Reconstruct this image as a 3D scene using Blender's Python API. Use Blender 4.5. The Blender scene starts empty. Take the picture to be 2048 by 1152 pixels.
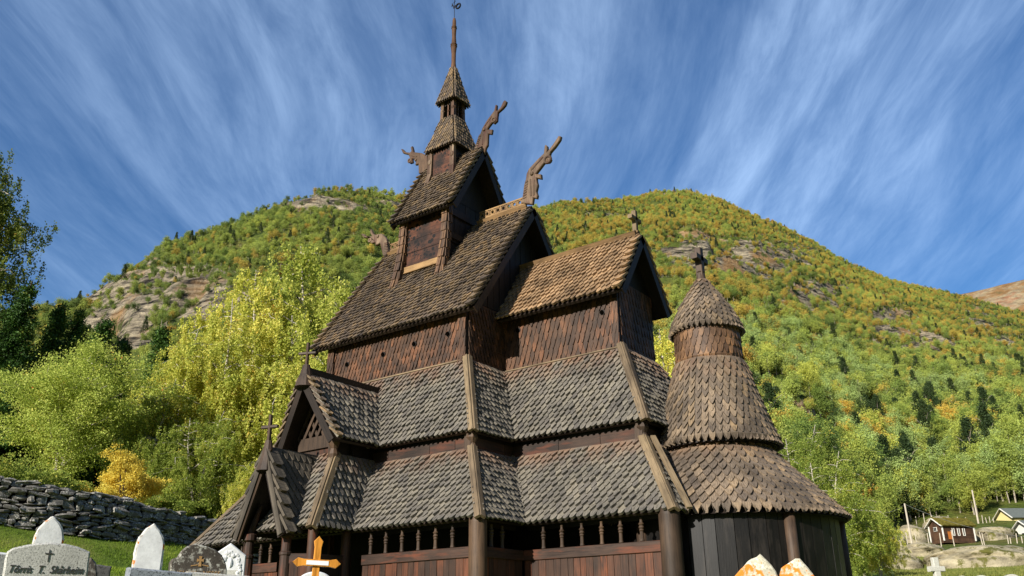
import bpy, math, random
import numpy as np
from mathutils import Vector, Matrix
rng = np.random.default_rng(11); random.seed(5)
PI = math.pi
scene = bpy.context.scene
COL = scene.collection

# ------------------------------------------------------------------ camera
F_PX, CAM = 1744.566, np.array([18.263, -21.352, 1.6])
YAW, PITCH, ROLL = [math.radians(a) for a in (36.466, 21.577, -0.683)]
FWD = np.array([-math.sin(YAW)*math.cos(PITCH), math.cos(YAW)*math.cos(PITCH), math.sin(PITCH)])
RGT = np.array([math.cos(YAW), math.sin(YAW), 0.0]); UPV = np.cross(RGT, FWD)
RGT, UPV = RGT*math.cos(ROLL)+UPV*math.sin(ROLL), -RGT*math.sin(ROLL)+UPV*math.cos(ROLL)
cd = bpy.data.cameras.new('camera'); cam = bpy.data.objects.new('camera', cd); COL.objects.link(cam)
M = Matrix.Identity(4)
for i in range(3):
    M[i][0], M[i][1], M[i][2], M[i][3] = RGT[i], UPV[i], -FWD[i], CAM[i]
cam.matrix_world = M
cd.sensor_width = 36.0; cd.lens = 36.0*F_PX/2048; cd.clip_start = .1; cd.clip_end = 12000
scene.camera = cam

def ray(px, py):
    d = FWD + RGT*(px-1024)/F_PX - UPV*(py-576)/F_PX
    return d/np.linalg.norm(d)
def azel(px, py):
    d = ray(px, py)
    return math.degrees(math.atan2(-d[0], d[1])), math.degrees(math.asin(d[2]))
def at(px, py, dist):                 # point on a sight line at a horizontal distance
    d = ray(px, py); return CAM + d*dist/math.hypot(d[0], d[1])
def polar(az, d):
    a = np.radians(az); return CAM[0]-d*np.sin(a), CAM[1]+d*np.cos(a)
def project(P):
    d = np.asarray(P, float)-CAM; z = d@FWD
    return 1024+F_PX*(d@RGT)/z, 576-F_PX*(d@UPV)/z
S_CH = .72                            # the church is drawn in its own units
def chw(v):
    v = np.asarray(v, float)*S_CH; v[..., 2] += 1.6*(1-S_CH); return v
CAM_U = np.array([25.365, -29.655, 1.6])
def on_plane(px, py, axis, val):      # church units
    d = ray(px, py); return CAM_U + d*(val-CAM_U[axis])/d[axis]

# ------------------------------------------------------------------ noise
def _h(ix, iy, s):
    n = (ix*374761393 + iy*668265263 + s*974711) & 0xffffffff
    n = ((n ^ (n >> 13))*1274126177) & 0xffffffff
    return ((n ^ (n >> 16)) & 0xffff)/65535.0
def vnoise(x, y, s=0):
    x = np.asarray(x, float); y = np.asarray(y, float)
    ix = np.floor(x).astype(np.int64); iy = np.floor(y).astype(np.int64)
    fx = x-ix; fy = y-iy; fx = fx*fx*(3-2*fx); fy = fy*fy*(3-2*fy)
    a, b, c, d = _h(ix, iy, s), _h(ix+1, iy, s), _h(ix, iy+1, s), _h(ix+1, iy+1, s)
    return (a*(1-fx)+b*fx)*(1-fy)+(c*(1-fx)+d*fx)*fy
def fbm(x, y, o=4, s=0):
    t = 0; a = .5
    for k in range(o):
        t = t + a*(vnoise(x, y, s+k)-.5)*2; x = x*2.03+7.1; y = y*2.03+3.7; a *= .5
    return t

# ------------------------------------------------------------------ materials
def lin(c):
    if isinstance(c, str):
        c = [int(c[i:i+2], 16)/255 for i in (0, 2, 4)]
        c = [x/12.92 if x <= .04045 else ((x+.055)/1.055)**2.4 for x in c]
    return (*c[:3], 1.0)
class NT:
    def __init__(s, name, rough=.85, spec=.25):
        s.m = bpy.data.materials.new(name); s.m.use_nodes = True; s.t = s.m.node_tree; s.t.nodes.clear()
        s.out = s.n('ShaderNodeOutputMaterial'); s.b = s.n('ShaderNodeBsdfPrincipled')
        s.b.inputs['Roughness'].default_value = rough; s.b.inputs['Specular IOR Level'].default_value = spec
        s.l(s.b.outputs[0], s.out.inputs[0])
    def n(s, t, **kw):
        x = s.t.nodes.new(t)
        for k, v in kw.items(): setattr(x, k, v)
        return x
    def l(s, a, b): s.t.links.new(a, b)
    def put(s, sock, v):
        if isinstance(v, bpy.types.NodeSocket): s.l(v, sock)
        else: sock.default_value = v
    def attr(s, name, out='Fac', typ='GEOMETRY'):
        return s.n('ShaderNodeAttribute', attribute_name=name, attribute_type=typ).outputs[out]
    def obj(s): return s.n('ShaderNodeTexCoord').outputs['Object']
    def mapping(s, v, scale=(1, 1, 1), rot=(0, 0, 0)):
        x = s.n('ShaderNodeMapping'); s.l(v, x.inputs[0]); x.inputs['Scale'].default_value = scale; x.inputs['Rotation'].default_value = rot
        return x.outputs[0]
    def noise(s, v, scale=5, detail=4, rough=.55, dist=0):
        x = s.n('ShaderNodeTexNoise'); s.l(v, x.inputs['Vector'])
        for k, q in (('Scale', scale), ('Detail', detail), ('Roughness', rough), ('Distortion', dist)): x.inputs[k].default_value = q
        return x.outputs['Fac']
    def voro(s, v, scale=5, feature='F1', out='Distance'):
        x = s.n('ShaderNodeTexVoronoi', feature=feature); s.l(v, x.inputs['Vector']); x.inputs['Scale'].default_value = scale
        return x.outputs[out]
    def ramp(s, fac, stops, interp='LINEAR'):
        x = s.n('ShaderNodeValToRGB'); s.put(x.inputs[0], fac); e = x.color_ramp.elements; x.color_ramp.interpolation = interp
        while len(e) < len(stops): e.new(.5)
        for q, (p, c) in zip(e, stops): q.position = p; q.color = lin(c)
        return x.outputs[0]
    def mix(s, a, b, fac, mode='MIX'):
        x = s.n('ShaderNodeMix', data_type='RGBA', blend_type=mode)
        s.put(x.inputs[0], fac); s.put(x.inputs[6], a); s.put(x.inputs[7], b); return x.outputs[2]
    def math(s, op, a, b=0.0, c=None):
        x = s.n('ShaderNodeMath', operation=op); s.put(x.inputs[0], a); s.put(x.inputs[1], b)
        if c is not None: s.put(x.inputs[2], c)
        return x.outputs[0]
    def rng(s, v, a, b, c=0.0, d=1.0):
        x = s.n('ShaderNodeMapRange'); s.l(v, x.inputs[0])
        for i, q in enumerate((a, b, c, d)): x.inputs[i+1].default_value = q
        return x.outputs[0]
    def color(s, c): s.put(s.b.inputs['Base Color'], c); return s
    def bump(s, h, strength=.5, dist=.02):
        x = s.n('ShaderNodeBump'); s.l(h, x.inputs['Height']); x.inputs['Strength'].default_value = strength; x.inputs['Distance'].default_value = dist
        s.l(x.outputs[0], s.b.inputs['Normal']); return s

def shingle_mat(name, stops, stain=None, lich=None, blot=.45, rough=.8):
    t = NT(name, rough, .3)
    suv = t.attr('suv', 'Vector'); sep = t.n('ShaderNodeSeparateXYZ'); t.l(suv, sep.inputs[0])
    c = t.ramp(t.math('ADD', t.math('MULTIPLY', t.attr('rnd'), .62), t.math('MULTIPLY', t.noise(t.obj(), 2.3, 3, .6), .4)), stops)
    g = t.noise(t.mapping(suv, (28, 3.5, 0)), 1, 3, .6)
    c = t.mix(c, t.ramp(g, [(.28, (.38, .36, .34)), (.55, (1, 1, 1)), (.8, (1.28, 1.25, 1.2))]), 1, 'MULTIPLY')
    o = t.obj(); big = t.noise(o, 1.1, 3, .6)
    c = t.mix(c, t.ramp(big, [(.3, (1-blot,)*3), (.6, (1.1, 1.08, 1.05))]), 1, 'MULTIPLY')
    fine = t.noise(o, 55, 3, .7)
    c = t.mix(c, t.ramp(fine, [(.3, (.7, .7, .7)), (.7, (1.25, 1.22, 1.18))]), 1, 'MULTIPLY')
    if lich:
        k = t.noise(o, 9, 4, .7); k2 = t.noise(o, 1.7, 2, .5)
        c = t.mix(c, lin(lich), t.math('MULTIPLY', t.rng(k, .56, .68), t.rng(k2, .42, .62, 0, .5)))
    if stain:
        k = t.math('MULTIPLY', t.rng(sep.outputs[2], .62, .95), t.rng(t.noise(o, 2.2, 3), .38, .6, .1, 1))
        c = t.mix(c, lin(stain), t.math('MULTIPLY', k, .5))
    t.color(c).bump(g, .35, .012)
    return t.m
def wood_mat(name, stops, axis=2, blot=.5, rough=.75, stain=None, per_piece=True, fine=1.0):
    t = NT(name, rough, .3); o = t.obj(); v = t.attr('suv', 'Vector')
    g = t.noise(t.mapping(v, (16*fine, 16*fine, 1.1*fine)), 1, 5, .65, .5)
    mixv = t.math('ADD', t.math('MULTIPLY', t.attr('rnd'), .55), t.math('MULTIPLY', t.noise(o, 1.6, 3), .45)) if per_piece else t.noise(o, 2.0, 4)
    c = t.ramp(mixv, stops)
    c = t.mix(c, t.ramp(g, [(.3, (.4, .38, .37)), (.5, (.95, .95, .95)), (.75, (1.25, 1.22, 1.17))]), 1, 'MULTIPLY')
    big = t.noise(o, .9, 3)
    c = t.mix(c, t.ramp(big, [(.32, (1-blot,)*3), (.6, (1.1, 1.1, 1.1))]), 1, 'MULTIPLY')
    if stain:
        k = t.noise(t.mapping(v, (4, 4, .8)), 1, 4, .6)
        c = t.mix(c, lin(stain), t.rng(k, .5, .68, 0, .85))
    t.color(c).bump(g, .35, .008)
    return t.m
def leaf_mat(name, stops, trans=.45, tint=False):
    t = NT(name, .6, .2)
    c = t.ramp(t.attr('rnd'), stops)
    if tint:
        c = t.mix(c, t.attr('tint', 'Color', 'INSTANCER'), 1, 'MULTIPLY')
    else:
        r = t.n('ShaderNodeObjectInfo').outputs['Random']
        c = t.mix(c, t.ramp(r, [(0, (.8, .85, .8)), (1, (1.15, 1.1, 1.0))]), 1, 'MULTIPLY')
    t.color(c)
    tr = t.n('ShaderNodeBsdfTranslucent'); t.l(c, tr.inputs[0])
    mx = t.n('ShaderNodeMixShader'); mx.inputs[0].default_value = trans
    t.l(t.b.outputs[0], mx.inputs[1]); t.l(tr.outputs[0], mx.inputs[2]); t.l(mx.outputs[0], t.out.inputs[0])
    return t.m
def stone_mat(name, base, dark, speck=60, amt=.5, lichen=None, lich_lo=.6, pale=None, rough=.85):
    t = NT(name, rough, .3); o = t.obj()
    n = t.noise(o, 4, 5, .6); s = t.noise(o, speck, 2, .8)
    c = t.mix(lin(base), lin(dark), t.rng(s, .5, .68, 0, amt))
    c = t.mix(c, t.ramp(n, [(.3, (.72, .72, .72)), (.65, (1.08, 1.08, 1.08))]), 1, 'MULTIPLY')
    if pale: c = t.mix(c, lin(pale), t.math('MULTIPLY', t.rng(t.noise(o, 17, 4, .7), .5, .6), t.rng(t.noise(o, 3, 2), .4, .6)))
    if lichen: 
        k = t.noise(o, 6, 5, .65, .4)
        c = t.mix(c, lin(lichen), t.rng(k, lich_lo, lich_lo+.05))
    t.color(c).bump(t.noise(o, speck*.7, 4, .7), .3, .01)
    return t.m
def plain(name, c, rough=.6, spec=.3, metal=0, var=.15, scale=12):
    t = NT(name, rough, spec); o = t.obj(); t.b.inputs['Metallic'].default_value = metal
    t.color(t.mix(lin(c), t.ramp(t.noise(o, scale, 4), [(.3, (1-var,)*3), (.7, (1+var*.6,)*3)]), 1, 'MULTIPLY')); return t.m

# ------------------------------------------------------------------ mesh builder
def nrm(v): v = np.asarray(v, float); return v/np.linalg.norm(v)
class MB:
    def __init__(s): s.v = []; s.f = []; s.m = []; s.r = []; s.u = []; s.n = 0
    def add(s, V, Fs, mat=0, rnd=None, suv=None):
        V = np.asarray(V, float); k = len(V)
        r = random.random() if rnd is None else rnd
        s.v.append(V); s.r.append(np.full(k, r)); s.u.append(V if suv is None else suv)
        b = s.n
        for f in Fs: s.f.append([i+b for i in f])
        s.m += [mat]*len(Fs); s.n += k
    def frame(s, p0, p1, up=(0, 0, 1)):
        p0 = np.asarray(p0, float); p1 = np.asarray(p1, float); z = nrm(p1-p0)
        x = np.cross(up, z)
        if np.linalg.norm(x) < 1e-4: x = np.cross((1, 0, 0), z)
        x = nrm(x); return p0, p1, x, np.cross(z, x), z
    def beam(s, p0, p1, w, h, up=(0, 0, 1), mat=0, w1=None, h1=None, rnd=None, ch=0.0):
        p0, p1, x, y, z = s.frame(p0, p1, up); w1 = w if w1 is None else w1; h1 = h if h1 is None else h1
        if ch:
            def ring(p, a, b):
                a /= 2; b /= 2
                return [p+x*i+y*j for i, j in ((-a+ch, -b), (a-ch, -b), (a, -b+ch), (a, b-ch), (a-ch, b), (-a+ch, b), (-a, b-ch), (-a, -b+ch))]
            V = ring(p0, w, h)+ring(p1, w1, h1); n = 8
        else:
            V = [p0+x*i*w/2+y*j*h/2 for i, j in ((-1, -1), (1, -1), (1, 1), (-1, 1))]+[p1+x*i*w1/2+y*j*h1/2 for i, j in ((-1, -1), (1, -1), (1, 1), (-1, 1))]; n = 4
        Fs = [list(range(n))[::-1], list(range(n, 2*n))]+[[i, (i+1) % n, n+(i+1) % n, n+i] for i in range(n)]
        L = np.linalg.norm(p1-p0); k = np.arange(len(V)) >= n; q = np.asarray(V)-p0
        s.add(V, Fs, mat, rnd, np.column_stack([q@x, q@y, np.where(k, L, 0)])+random.random()*50)
    def box(s, lo, hi, mat=0, rnd=None):
        lo = np.asarray(lo, float); hi = np.asarray(hi, float)
        V = [[(lo, hi)[i][0], (lo, hi)[j][1], (lo, hi)[k][2]] for k in (0, 1) for j in (0, 1) for i in (0, 1)]
        s.add(V, [[0, 2, 3, 1], [4, 5, 7, 6], [0, 1, 5, 4], [2, 6, 7, 3], [0, 4, 6, 2], [1, 3, 7, 5]], mat, rnd)
    def slab(s, poly, t, mat=0, rnd=None):      # planar polygon, thickened along its normal downwards by t
        P = np.asarray(poly, float); n = len(P); N = nrm(np.cross(P[1]-P[0], P[-1]-P[0]))
        V = np.vstack([P, P-N*t])
        s.add(V, [list(range(n)), list(range(n, 2*n))[::-1]]+[[i, i+n, (i+1) % n+n, (i+1) % n] for i in range(n)], mat, rnd)
    def tube(s, pts, rad, n=8, mat=0, rnd=None, cap=True):
        pts = [np.asarray(p, float) for p in pts]; k = len(pts)
        if np.isscalar(rad): rad = [rad]*k
        V = []; prev = None
        for i in range(k):
            z = nrm(pts[min(i+1, k-1)]-pts[max(i-1, 0)])
            if prev is None:
                x = np.cross(z, (0, 0, 1)) if abs(z[2]) < .95 else np.cross(z, (1, 0, 0))
            else: x = prev-z*np.dot(prev, z)
            x = nrm(x); prev = x; y = np.cross(z, x)
            for a in range(n): V.append(pts[i]+rad[i]*(x*math.cos(2*PI*a/n)+y*math.sin(2*PI*a/n)))
        Fs = [[i*n+a, i*n+(a+1) % n, (i+1)*n+(a+1) % n, (i+1)*n+a] for i in range(k-1) for a in range(n)]
        if cap: Fs += [list(range(n))[::-1], list(range((k-1)*n, k*n))]
        s.add(V, Fs, mat, rnd)
    def lathe(s, prof, c, n=16, mat=0, rnd=None):
        V = [[c[0]+r*math.cos(2*PI*a/n), c[1]+r*math.sin(2*PI*a/n), z] for r, z in prof for a in range(n)]; k = len(prof)
        Fs = [[i*n+a, i*n+(a+1) % n, (i+1)*n+(a+1) % n, (i+1)*n+a] for i in range(k-1) for a in range(n)]
        Fs += [list(range(n))[::-1], list(range((k-1)*n, k*n))]
        s.add(V, Fs, mat, rnd)
    def torus(s, c, R, r, ax1, ax2, mat=0, n=12, m=6):
        c = np.asarray(c, float); ax1 = nrm(ax1); ax2 = nrm(ax2); ax3 = np.cross(ax1, ax2); V = []
        for i in range(n):
            d = ax1*math.cos(2*PI*i/n)+ax2*math.sin(2*PI*i/n)
            for j in range(m): V.append(c+d*(R+r*math.cos(2*PI*j/m))+ax3*r*math.sin(2*PI*j/m))
        s.add(V, [[i*m+j, ((i+1) % n)*m+j, ((i+1) % n)*m+(j+1) % m, i*m+(j+1) % m] for i in range(n) for j in range(m)], mat)
    def ball(s, c, r, n=8, m=6, mat=0, sq=(1, 1, 1), jit=0, rnd=None):
        V = [[0, 0, -1]]+[[math.cos(2*PI*a/n)*math.sin(PI*b/m), math.sin(2*PI*a/n)*math.sin(PI*b/m), -math.cos(PI*b/m)] for b in range(1, m) for a in range(n)]+[[0, 0, 1]]
        V = np.array(V)
        if jit: V = V*(1+rng.uniform(-jit, jit, (len(V), 1)))
        V = V*np.asarray(sq)*r+np.asarray(c); L = len(V)-1
        Fs = [[0, 1+(a+1) % n, 1+a] for a in range(n)]+[[1+b*n+a, 1+b*n+(a+1) % n, 1+(b+1)*n+(a+1) % n, 1+(b+1)*n+a] for b in range(m-2) for a in range(n)]+[[L, 1+(m-2)*n+a, 1+(m-2)*n+(a+1) % n] for a in range(n)]
        s.add(V, Fs, mat, rnd)
    def prism(s, outline, O, U, V_, t, mat=0, rnd=None, bev=0.0):   # 2-D outline in plane (O; U, V), thickness t both ways
        O = np.asarray(O, float); U = np.asarray(U, float); V_ = np.asarray(V_, float); N = nrm(np.cross(U, V_)); P = np.asarray(outline, float); n = len(P)
        area = np.sum(P[:, 0]*np.roll(P[:, 1], -1)-np.roll(P[:, 0], -1)*P[:, 1])
        if area < 0: P = P[::-1]
        Q = O+P[:, :1]*U+P[:, 1:2]*V_
        if bev:
            c = P.mean(0); Pi = []
            for i in range(n):
                a = P[i]-P[i-1]; b = P[(i+1) % n]-P[i]; na = np.array([-a[1], a[0]])/(np.linalg.norm(a)+1e-9); nb = np.array([-b[1], b[0]])/(np.linalg.norm(b)+1e-9)
                m = na+nb; m /= max(.5, np.dot(m, m)/2); Pi.append(P[i]+m*bev)
            Pi = np.array(Pi); Qi = O+Pi[:, :1]*U+Pi[:, 1:2]*V_
            W = np.vstack([Qi+N*t, Q+N*(t-bev), Q-N*(t-bev), Qi-N*t])
            Fs = [list(range(n)), [3*n+i for i in range(n)][::-1]]
            for k in range(3): Fs += [[k*n+i, (k+1)*n+i, (k+1)*n+(i+1) % n, k*n+(i+1) % n] for i in range(n)]
        else:
            W = np.vstack([Q+N*t, Q-N*t])
            Fs = [list(range(n)), list(range(n, 2*n))[::-1]]+[[i, i+n, (i+1) % n+n, (i+1) % n] for i in range(n)]
        s.add(W, Fs, mat, rnd)
    def build(s, name, mats, parent=None, church=False, L=None, smooth=False):
        V = np.vstack(s.v)
        if church: V = chw(V)
        if L is not None: V = V-np.asarray(L)
        me = bpy.data.meshes.new(name); me.from_pydata(V.tolist(), [], s.f)
        for m in (mats if isinstance(mats, (list, tuple)) else [mats]): me.materials.append(m)
        if any(s.m): me.polygons.foreach_set('material_index', s.m)
        a = me.attributes.new('rnd', 'FLOAT', 'POINT'); a.data.foreach_set('value', np.concatenate(s.r).astype(np.float32))
        a = me.attributes.new('suv', 'FLOAT_VECTOR', 'POINT'); a.data.foreach_set('vector', np.vstack(s.u).astype(np.float32).ravel())
        if smooth: me.polygons.foreach_set('use_smooth', [True]*len(me.polygons))
        me.update()
        o = bpy.data.objects.new(name, me); COL.objects.link(o)
        if parent: o.parent = parent
        return o
def quads_mesh(name, V, rnd, mat, tris=False):       # V (n,4,3)
    n, k = V.shape[:2]
    me = bpy.data.meshes.new(name); me.vertices.add(n*k); me.vertices.foreach_set('co', V.astype(np.float32).ravel())
    me.loops.add(n*k); me.loops.foreach_set('vertex_index', np.arange(n*k, dtype=np.int32))
    me.polygons.add(n); me.polygons.foreach_set('loop_start', np.arange(0, n*k, k, dtype=np.int32)); me.polygons.foreach_set('loop_total', np.full(n, k, dtype=np.int32))
    a = me.attributes.new('rnd', 'FLOAT', 'POINT'); a.data.foreach_set('value', np.repeat(rnd, k).astype(np.float32))
    me.update(calc_edges=True); me.materials.append(mat)
    return me
def tag(o, label=None, cat=None, group=None, kind=None):
    if label: o['label'] = label
    if cat: o['category'] = cat
    if group: o['group'] = group
    if kind: o['kind'] = kind
    return o
def thing(name, label, cat, loc=(0, 0, 0), rz=0, group=None):
    o = bpy.data.objects.new(name, None); COL.objects.link(o); o.location = loc; o.rotation_euler = (0, 0, rz); o.empty_display_size = .3
    return tag(o, label, cat, group)
def link(name, me, parent=None, loc=(0, 0, 0)):
    o = bpy.data.objects.new(name, me); COL.objects.link(o); o.location = loc
    if parent: o.parent = parent
    return o

# ------------------------------------------------------------------ shingles
TIPS = {'round': [(0, 0), (.16, .03), (.27, .13), (.39, .45), (.49, .95)],
        'point': [(0, 0), (.14, .1), (.3, .38), (.42, .7), (.49, 1.05)],
        'dia': [(0, 0), (.07, .05), (.19, .28), (.36, .66), (.49, 1.0)],
        'roof': [(0, 0), (.07, .02), (.13, .1), (.31, .58), (.49, 1.06)]}
def shingles(mb, mapf, L, ulim, ev, w, thick=.034, shape='roof', mat=0, taper=1.0, jit=1.0, drop=.05, skip=None):
    tip = TIPS[shape]; j = 0
    while j*ev < L-.25*ev:
        half = np.array(TIPS['round'] if j == 0 and shape in ('roof', 'dia') else tip)
        v0 = j*ev-drop; ln = min(2.0*ev, L-v0+.02)
        u0, u1 = ulim(min(max(v0+.6*ev, 0), L))
        off = .5*w*(j % 2)+random.uniform(-.03, .03)*w
        k0 = math.floor((u0-off)/w)-1; k1 = math.ceil((u1-off)/w)+1
        for k in range(k0, k1+1):
            ww = w*random.uniform(.94, 1.0); uc = off+k*w+random.uniform(-.03, .03)*w*jit
            if uc < u0-.35*w or uc > u1+.35*w: continue
            if skip and skip(uc, v0): continue
            dv = random.uniform(-.03, .03)*ev*(1 if j == 0 else 2)*jit
            x = np.concatenate([-half[::-1, 0], half[1:, 0]])*ww; y = np.concatenate([half[::-1, 1], half[1:, 1]])*ev*.95*taper
            x = np.concatenate([[-.49*ww], x, [.49*ww]]); y = np.concatenate([[ln], y, [ln]])
            y = np.minimum(y, ln)
            rot = random.uniform(-.03, .03)*jit; u = uc+x+rot*y; v = np.minimum(v0+dv+y, L)
            lim = np.array([ulim(min(max(q, 0), L)) for q in v]); u = np.clip(u, lim[:, 0], lim[:, 1])
            if u.max()-u.min() < .3*ww: continue
            lf = thick*1.3*random.uniform(.8, 1.35)
            h = thick+lf*(1-y/(2*ev)); h2 = h-thick
            n = len(u)
            top = mapf(u, v, h, v0); bot = mapf(u, v, h2, v0)
            su = np.column_stack([u+random.random()*9, y, np.full(n, max(0, v0)/L)])
            mb.add(np.vstack([top, bot]), [list(range(n))]+[[i, i+n, i+1+n, i+1] for i in range(n-1)], mat, random.random(), np.vstack([su, su]))
        j += 1
def plane_map(BL, BR, TL):
    BL, BR, TL = [np.asarray(p, float) for p in (BL, BR, TL)]
    U = nrm(BR-BL); N = nrm(np.cross(BR-BL, TL-BL)); V = np.cross(N, U)
    f = lambda u, v, h, v0=0: BL+np.outer(u, U)+np.outer(v, V)+np.outer(h, N)
    return f, U, V, N
def roof_plane(mb, BL, BR, TR, TL, ev, w, mat=0, deckmat=1, deck=.1, over=.0, **kw):
    BL, BR, TR, TL = [np.asarray(p, float) for p in (BL, BR, TR, TL)]
    f, U, V, N = plane_map(BL, BR, TL)
    L = np.dot(TL-BL, V); b1 = np.dot(BR-BL, U); t0 = np.dot(TL-BL, U); t1 = np.dot(TR-BL, U)
    ulim = lambda v: (t0*v/L-over, b1+(t1-b1)*v/L+over)
    mb.slab([BL, BR, TR, TL], deck, deckmat)
    shingles(mb, f, L, ulim, ev, w, mat=mat, **kw)
    return f, L, ulim
def verge(mb, P0, P1, out, N, ev=.42, w=.36, t=.07, mat=0, dark=1):   # overlapping cap tiles up a gable edge
    P0 = np.asarray(P0, float); P1 = np.asarray(P1, float); D = nrm(P1-P0); N = nrm(N); out = nrm(out); L = np.linalg.norm(P1-P0)
    k = int(L/ev)
    for i in range(k):
        a = P0+D*(i*ev-.04); b = P0+D*min(L, (i+1.35)*ev)
        q = [(-.5, .07), (-.25, 0), (.25, 0), (.5, .07)]
        V = []
        for s_, (base, hh) in ((0, (a, .27)), (1, (b, .08))):
            for x, y in q: V.append(base+out*x*w+(D*y if s_ == 0 else 0)+N*(hh+.02))
            for x, y in q: V.append(base+out*x*w+(D*y if s_ == 0 else 0)+N*(hh-t))
        Fs = [[0, 1, 9, 8], [1, 2, 10, 9], [2, 3, 11, 10], [4, 12, 13, 5], [5, 13, 14, 6], [6, 14, 15, 7], [0, 4, 5, 1], [1, 5, 6, 2], [2, 6, 7, 3], [3, 7, 15, 11], [0, 8, 12, 4], [8, 9, 10, 11, 15, 14, 13, 12]]
        mb.add(V, Fs, mat)
    mb.beam(P0+out*w*.36-N*.14, P1+out*w*.36-N*.14, .07, .3, N, dark)   # barge board under the caps
# ------------------------------------------------------------------ church materials
M_GREY = shingle_mat('shingle_grey', [(0, '575350'), (.4, '69655e'), (.8, '787368'), (.96, '867d6e'), (1, '92856e')], stain='7c4c28', lich='85806f', blot=.3)
M_BROWN = shingle_mat('shingle_brown', [(0, '4a4039'), (.4, '62564a'), (.75, '7b6950'), (.95, '957a58'), (1, 'a88a62')], lich='7a7060', blot=.45)
M_TAN = shingle_mat('shingle_tan', [(0, '77624b'), (.4, '917658'), (.8, 'a58867'), (1, 'b59872')], lich='6a6050', blot=.55)
M_APSE = shingle_mat('shingle_apse', [(0, '574e46'), (.45, '6f6356'), (.75, '857562'), (.92, '9c8463'), (1, 'aa8e68')], stain='6d4a32', blot=.5)
M_RED = shingle_mat('shingle_tarred_red', [(0, '35271e'), (.4, '4b3627'), (.7, '61432e'), (.92, '7d5033'), (1, '9c6236')], lich='453529', blot=.6, rough=.6)
M_REDA = shingle_mat('shingle_apse_red', [(0, '45352a'), (.35, '5c4635'), (.7, '745840'), (.9, '8f6c4c'), (1, 'a07e5a')], lich='35281f', blot=.55, rough=.6)
M_DARK = wood_mat('tarred_wood', [(0, '0f0c0a'), (.5, '1d1713'), (1, '2e231b')], 2, rough=.6)
M_DARKX = wood_mat('tarred_wood_level', [(0, '1b1511'), (.5, '2c221b'), (1, '43311f')], 0, rough=.6)
M_WALL = wood_mat('wall_plank', [(0, '2b211b'), (.4, '463024'), (.7, '683d28'), (1, '9a552d')], 2, rough=.55, stain='2b211b')
M_RAIL = wood_mat('rail_wood', [(0, '2f241c'), (.6, '453228'), (1, '5a3a2a')], 0, rough=.6, stain='643622')
M_POST = wood_mat('post_wood', [(0, '33281f'), (.6, '4a3a2d'), (1, '5f4833')], 2, rough=.6)
M_APW = wood_mat('apse_plank', [(0, '0c0a09'), (.6, '151210'), (1, '201b18')], 2, rough=.45, stain='2a2521')
M_HIP = wood_mat('weathered_board', [(0, '574a3a'), (.5, '6f5f4a'), (1, '8a7759')], 2, rough=.8, blot=.4)
M_RIDGE = wood_mat('bleached_board', [(0, '654f37'), (.5, '846847'), (1, 'a08055')], 0, rough=.8, blot=.4)
M_CARVE = wood_mat('carved_wood', [(0, '3c2d20'), (.45, '604a37'), (1, '94806a')], 2, rough=.7, stain='40221a', blot=.6, fine=1.6)
M_IRON = plain('iron', '17171c', .5, .4, .6)
M_BLACK = plain('dark_opening', '050403', 1, 0)
def panel_mat():
    t = NT('carved_panel', .65, .25); o = t.obj()
    g = t.noise(t.mapping(o, (1.2, 14, 14)), 1, 4)
    c = t.ramp(t.noise(o, 1.6, 3), [(.35, '261812'), (.5, '42291d'), (.62, '5a3523')])
    c = t.mix(c, t.ramp(g, [(.3, (.5, .5, .5)), (.7, (1.2, 1.2, 1.2))]), 1, 'MULTIPLY')
    v = t.voro(o, 5.5); k = t.noise(o, 1.1, 2); spot = t.math('MULTIPLY', t.rng(v, .42, .37), t.rng(k, .40, .5))
    v2 = t.voro(o, 16); spot2 = t.math('MULTIPLY', t.rng(v2, .42, .36), t.rng(t.noise(o, 1.3, 2), .46, .54))
    c = t.mix(c, lin('0a0706'), t.math('MAXIMUM', spot, spot2)); t.color(c).bump(g, .4, .01); return t.m
M_PANEL = panel_mat()

# ------------------------------------------------------------------ church
CHL = np.array([0.0, 0.0, 2.0])
church = thing('stave_church', 'dark wooden stave church with tiered shingled roofs, dragon heads and round apse turret', 'church', tuple(CHL))
def part(mb, name, mats, parent=None, label=None, smooth=False):
    o = mb.build(name, mats, parent or church, True, CHL, smooth)
    if label: o['label'] = label
    return o
XW, XE, A_, ZC = -4.0, 4.0, 3.82, 11.72
XR0, XR1, ZR, E_, ZE = -4.76, 4.73, 19.81, 4.338, 13.697
AC, XCE, XCR1, ZCR, EC, ZEC = 1.355, 9.636, 10.147, 16.884, 1.991, 13.876
B_, ZM, C_, ZL1, D_, ZL0 = 5.53, 8.38, 5.27, 7.75, 7.096, 5.06
BD, CDD, DD = B_-A_, C_-A_, D_-A_
ZCT = 11.69
XMW, XLT, XLW = -6.25, -6.1, -8.0           # west ends of the lean-to roofs
GZ = 2.16                                    # ground in church units
S_ = -1
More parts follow.
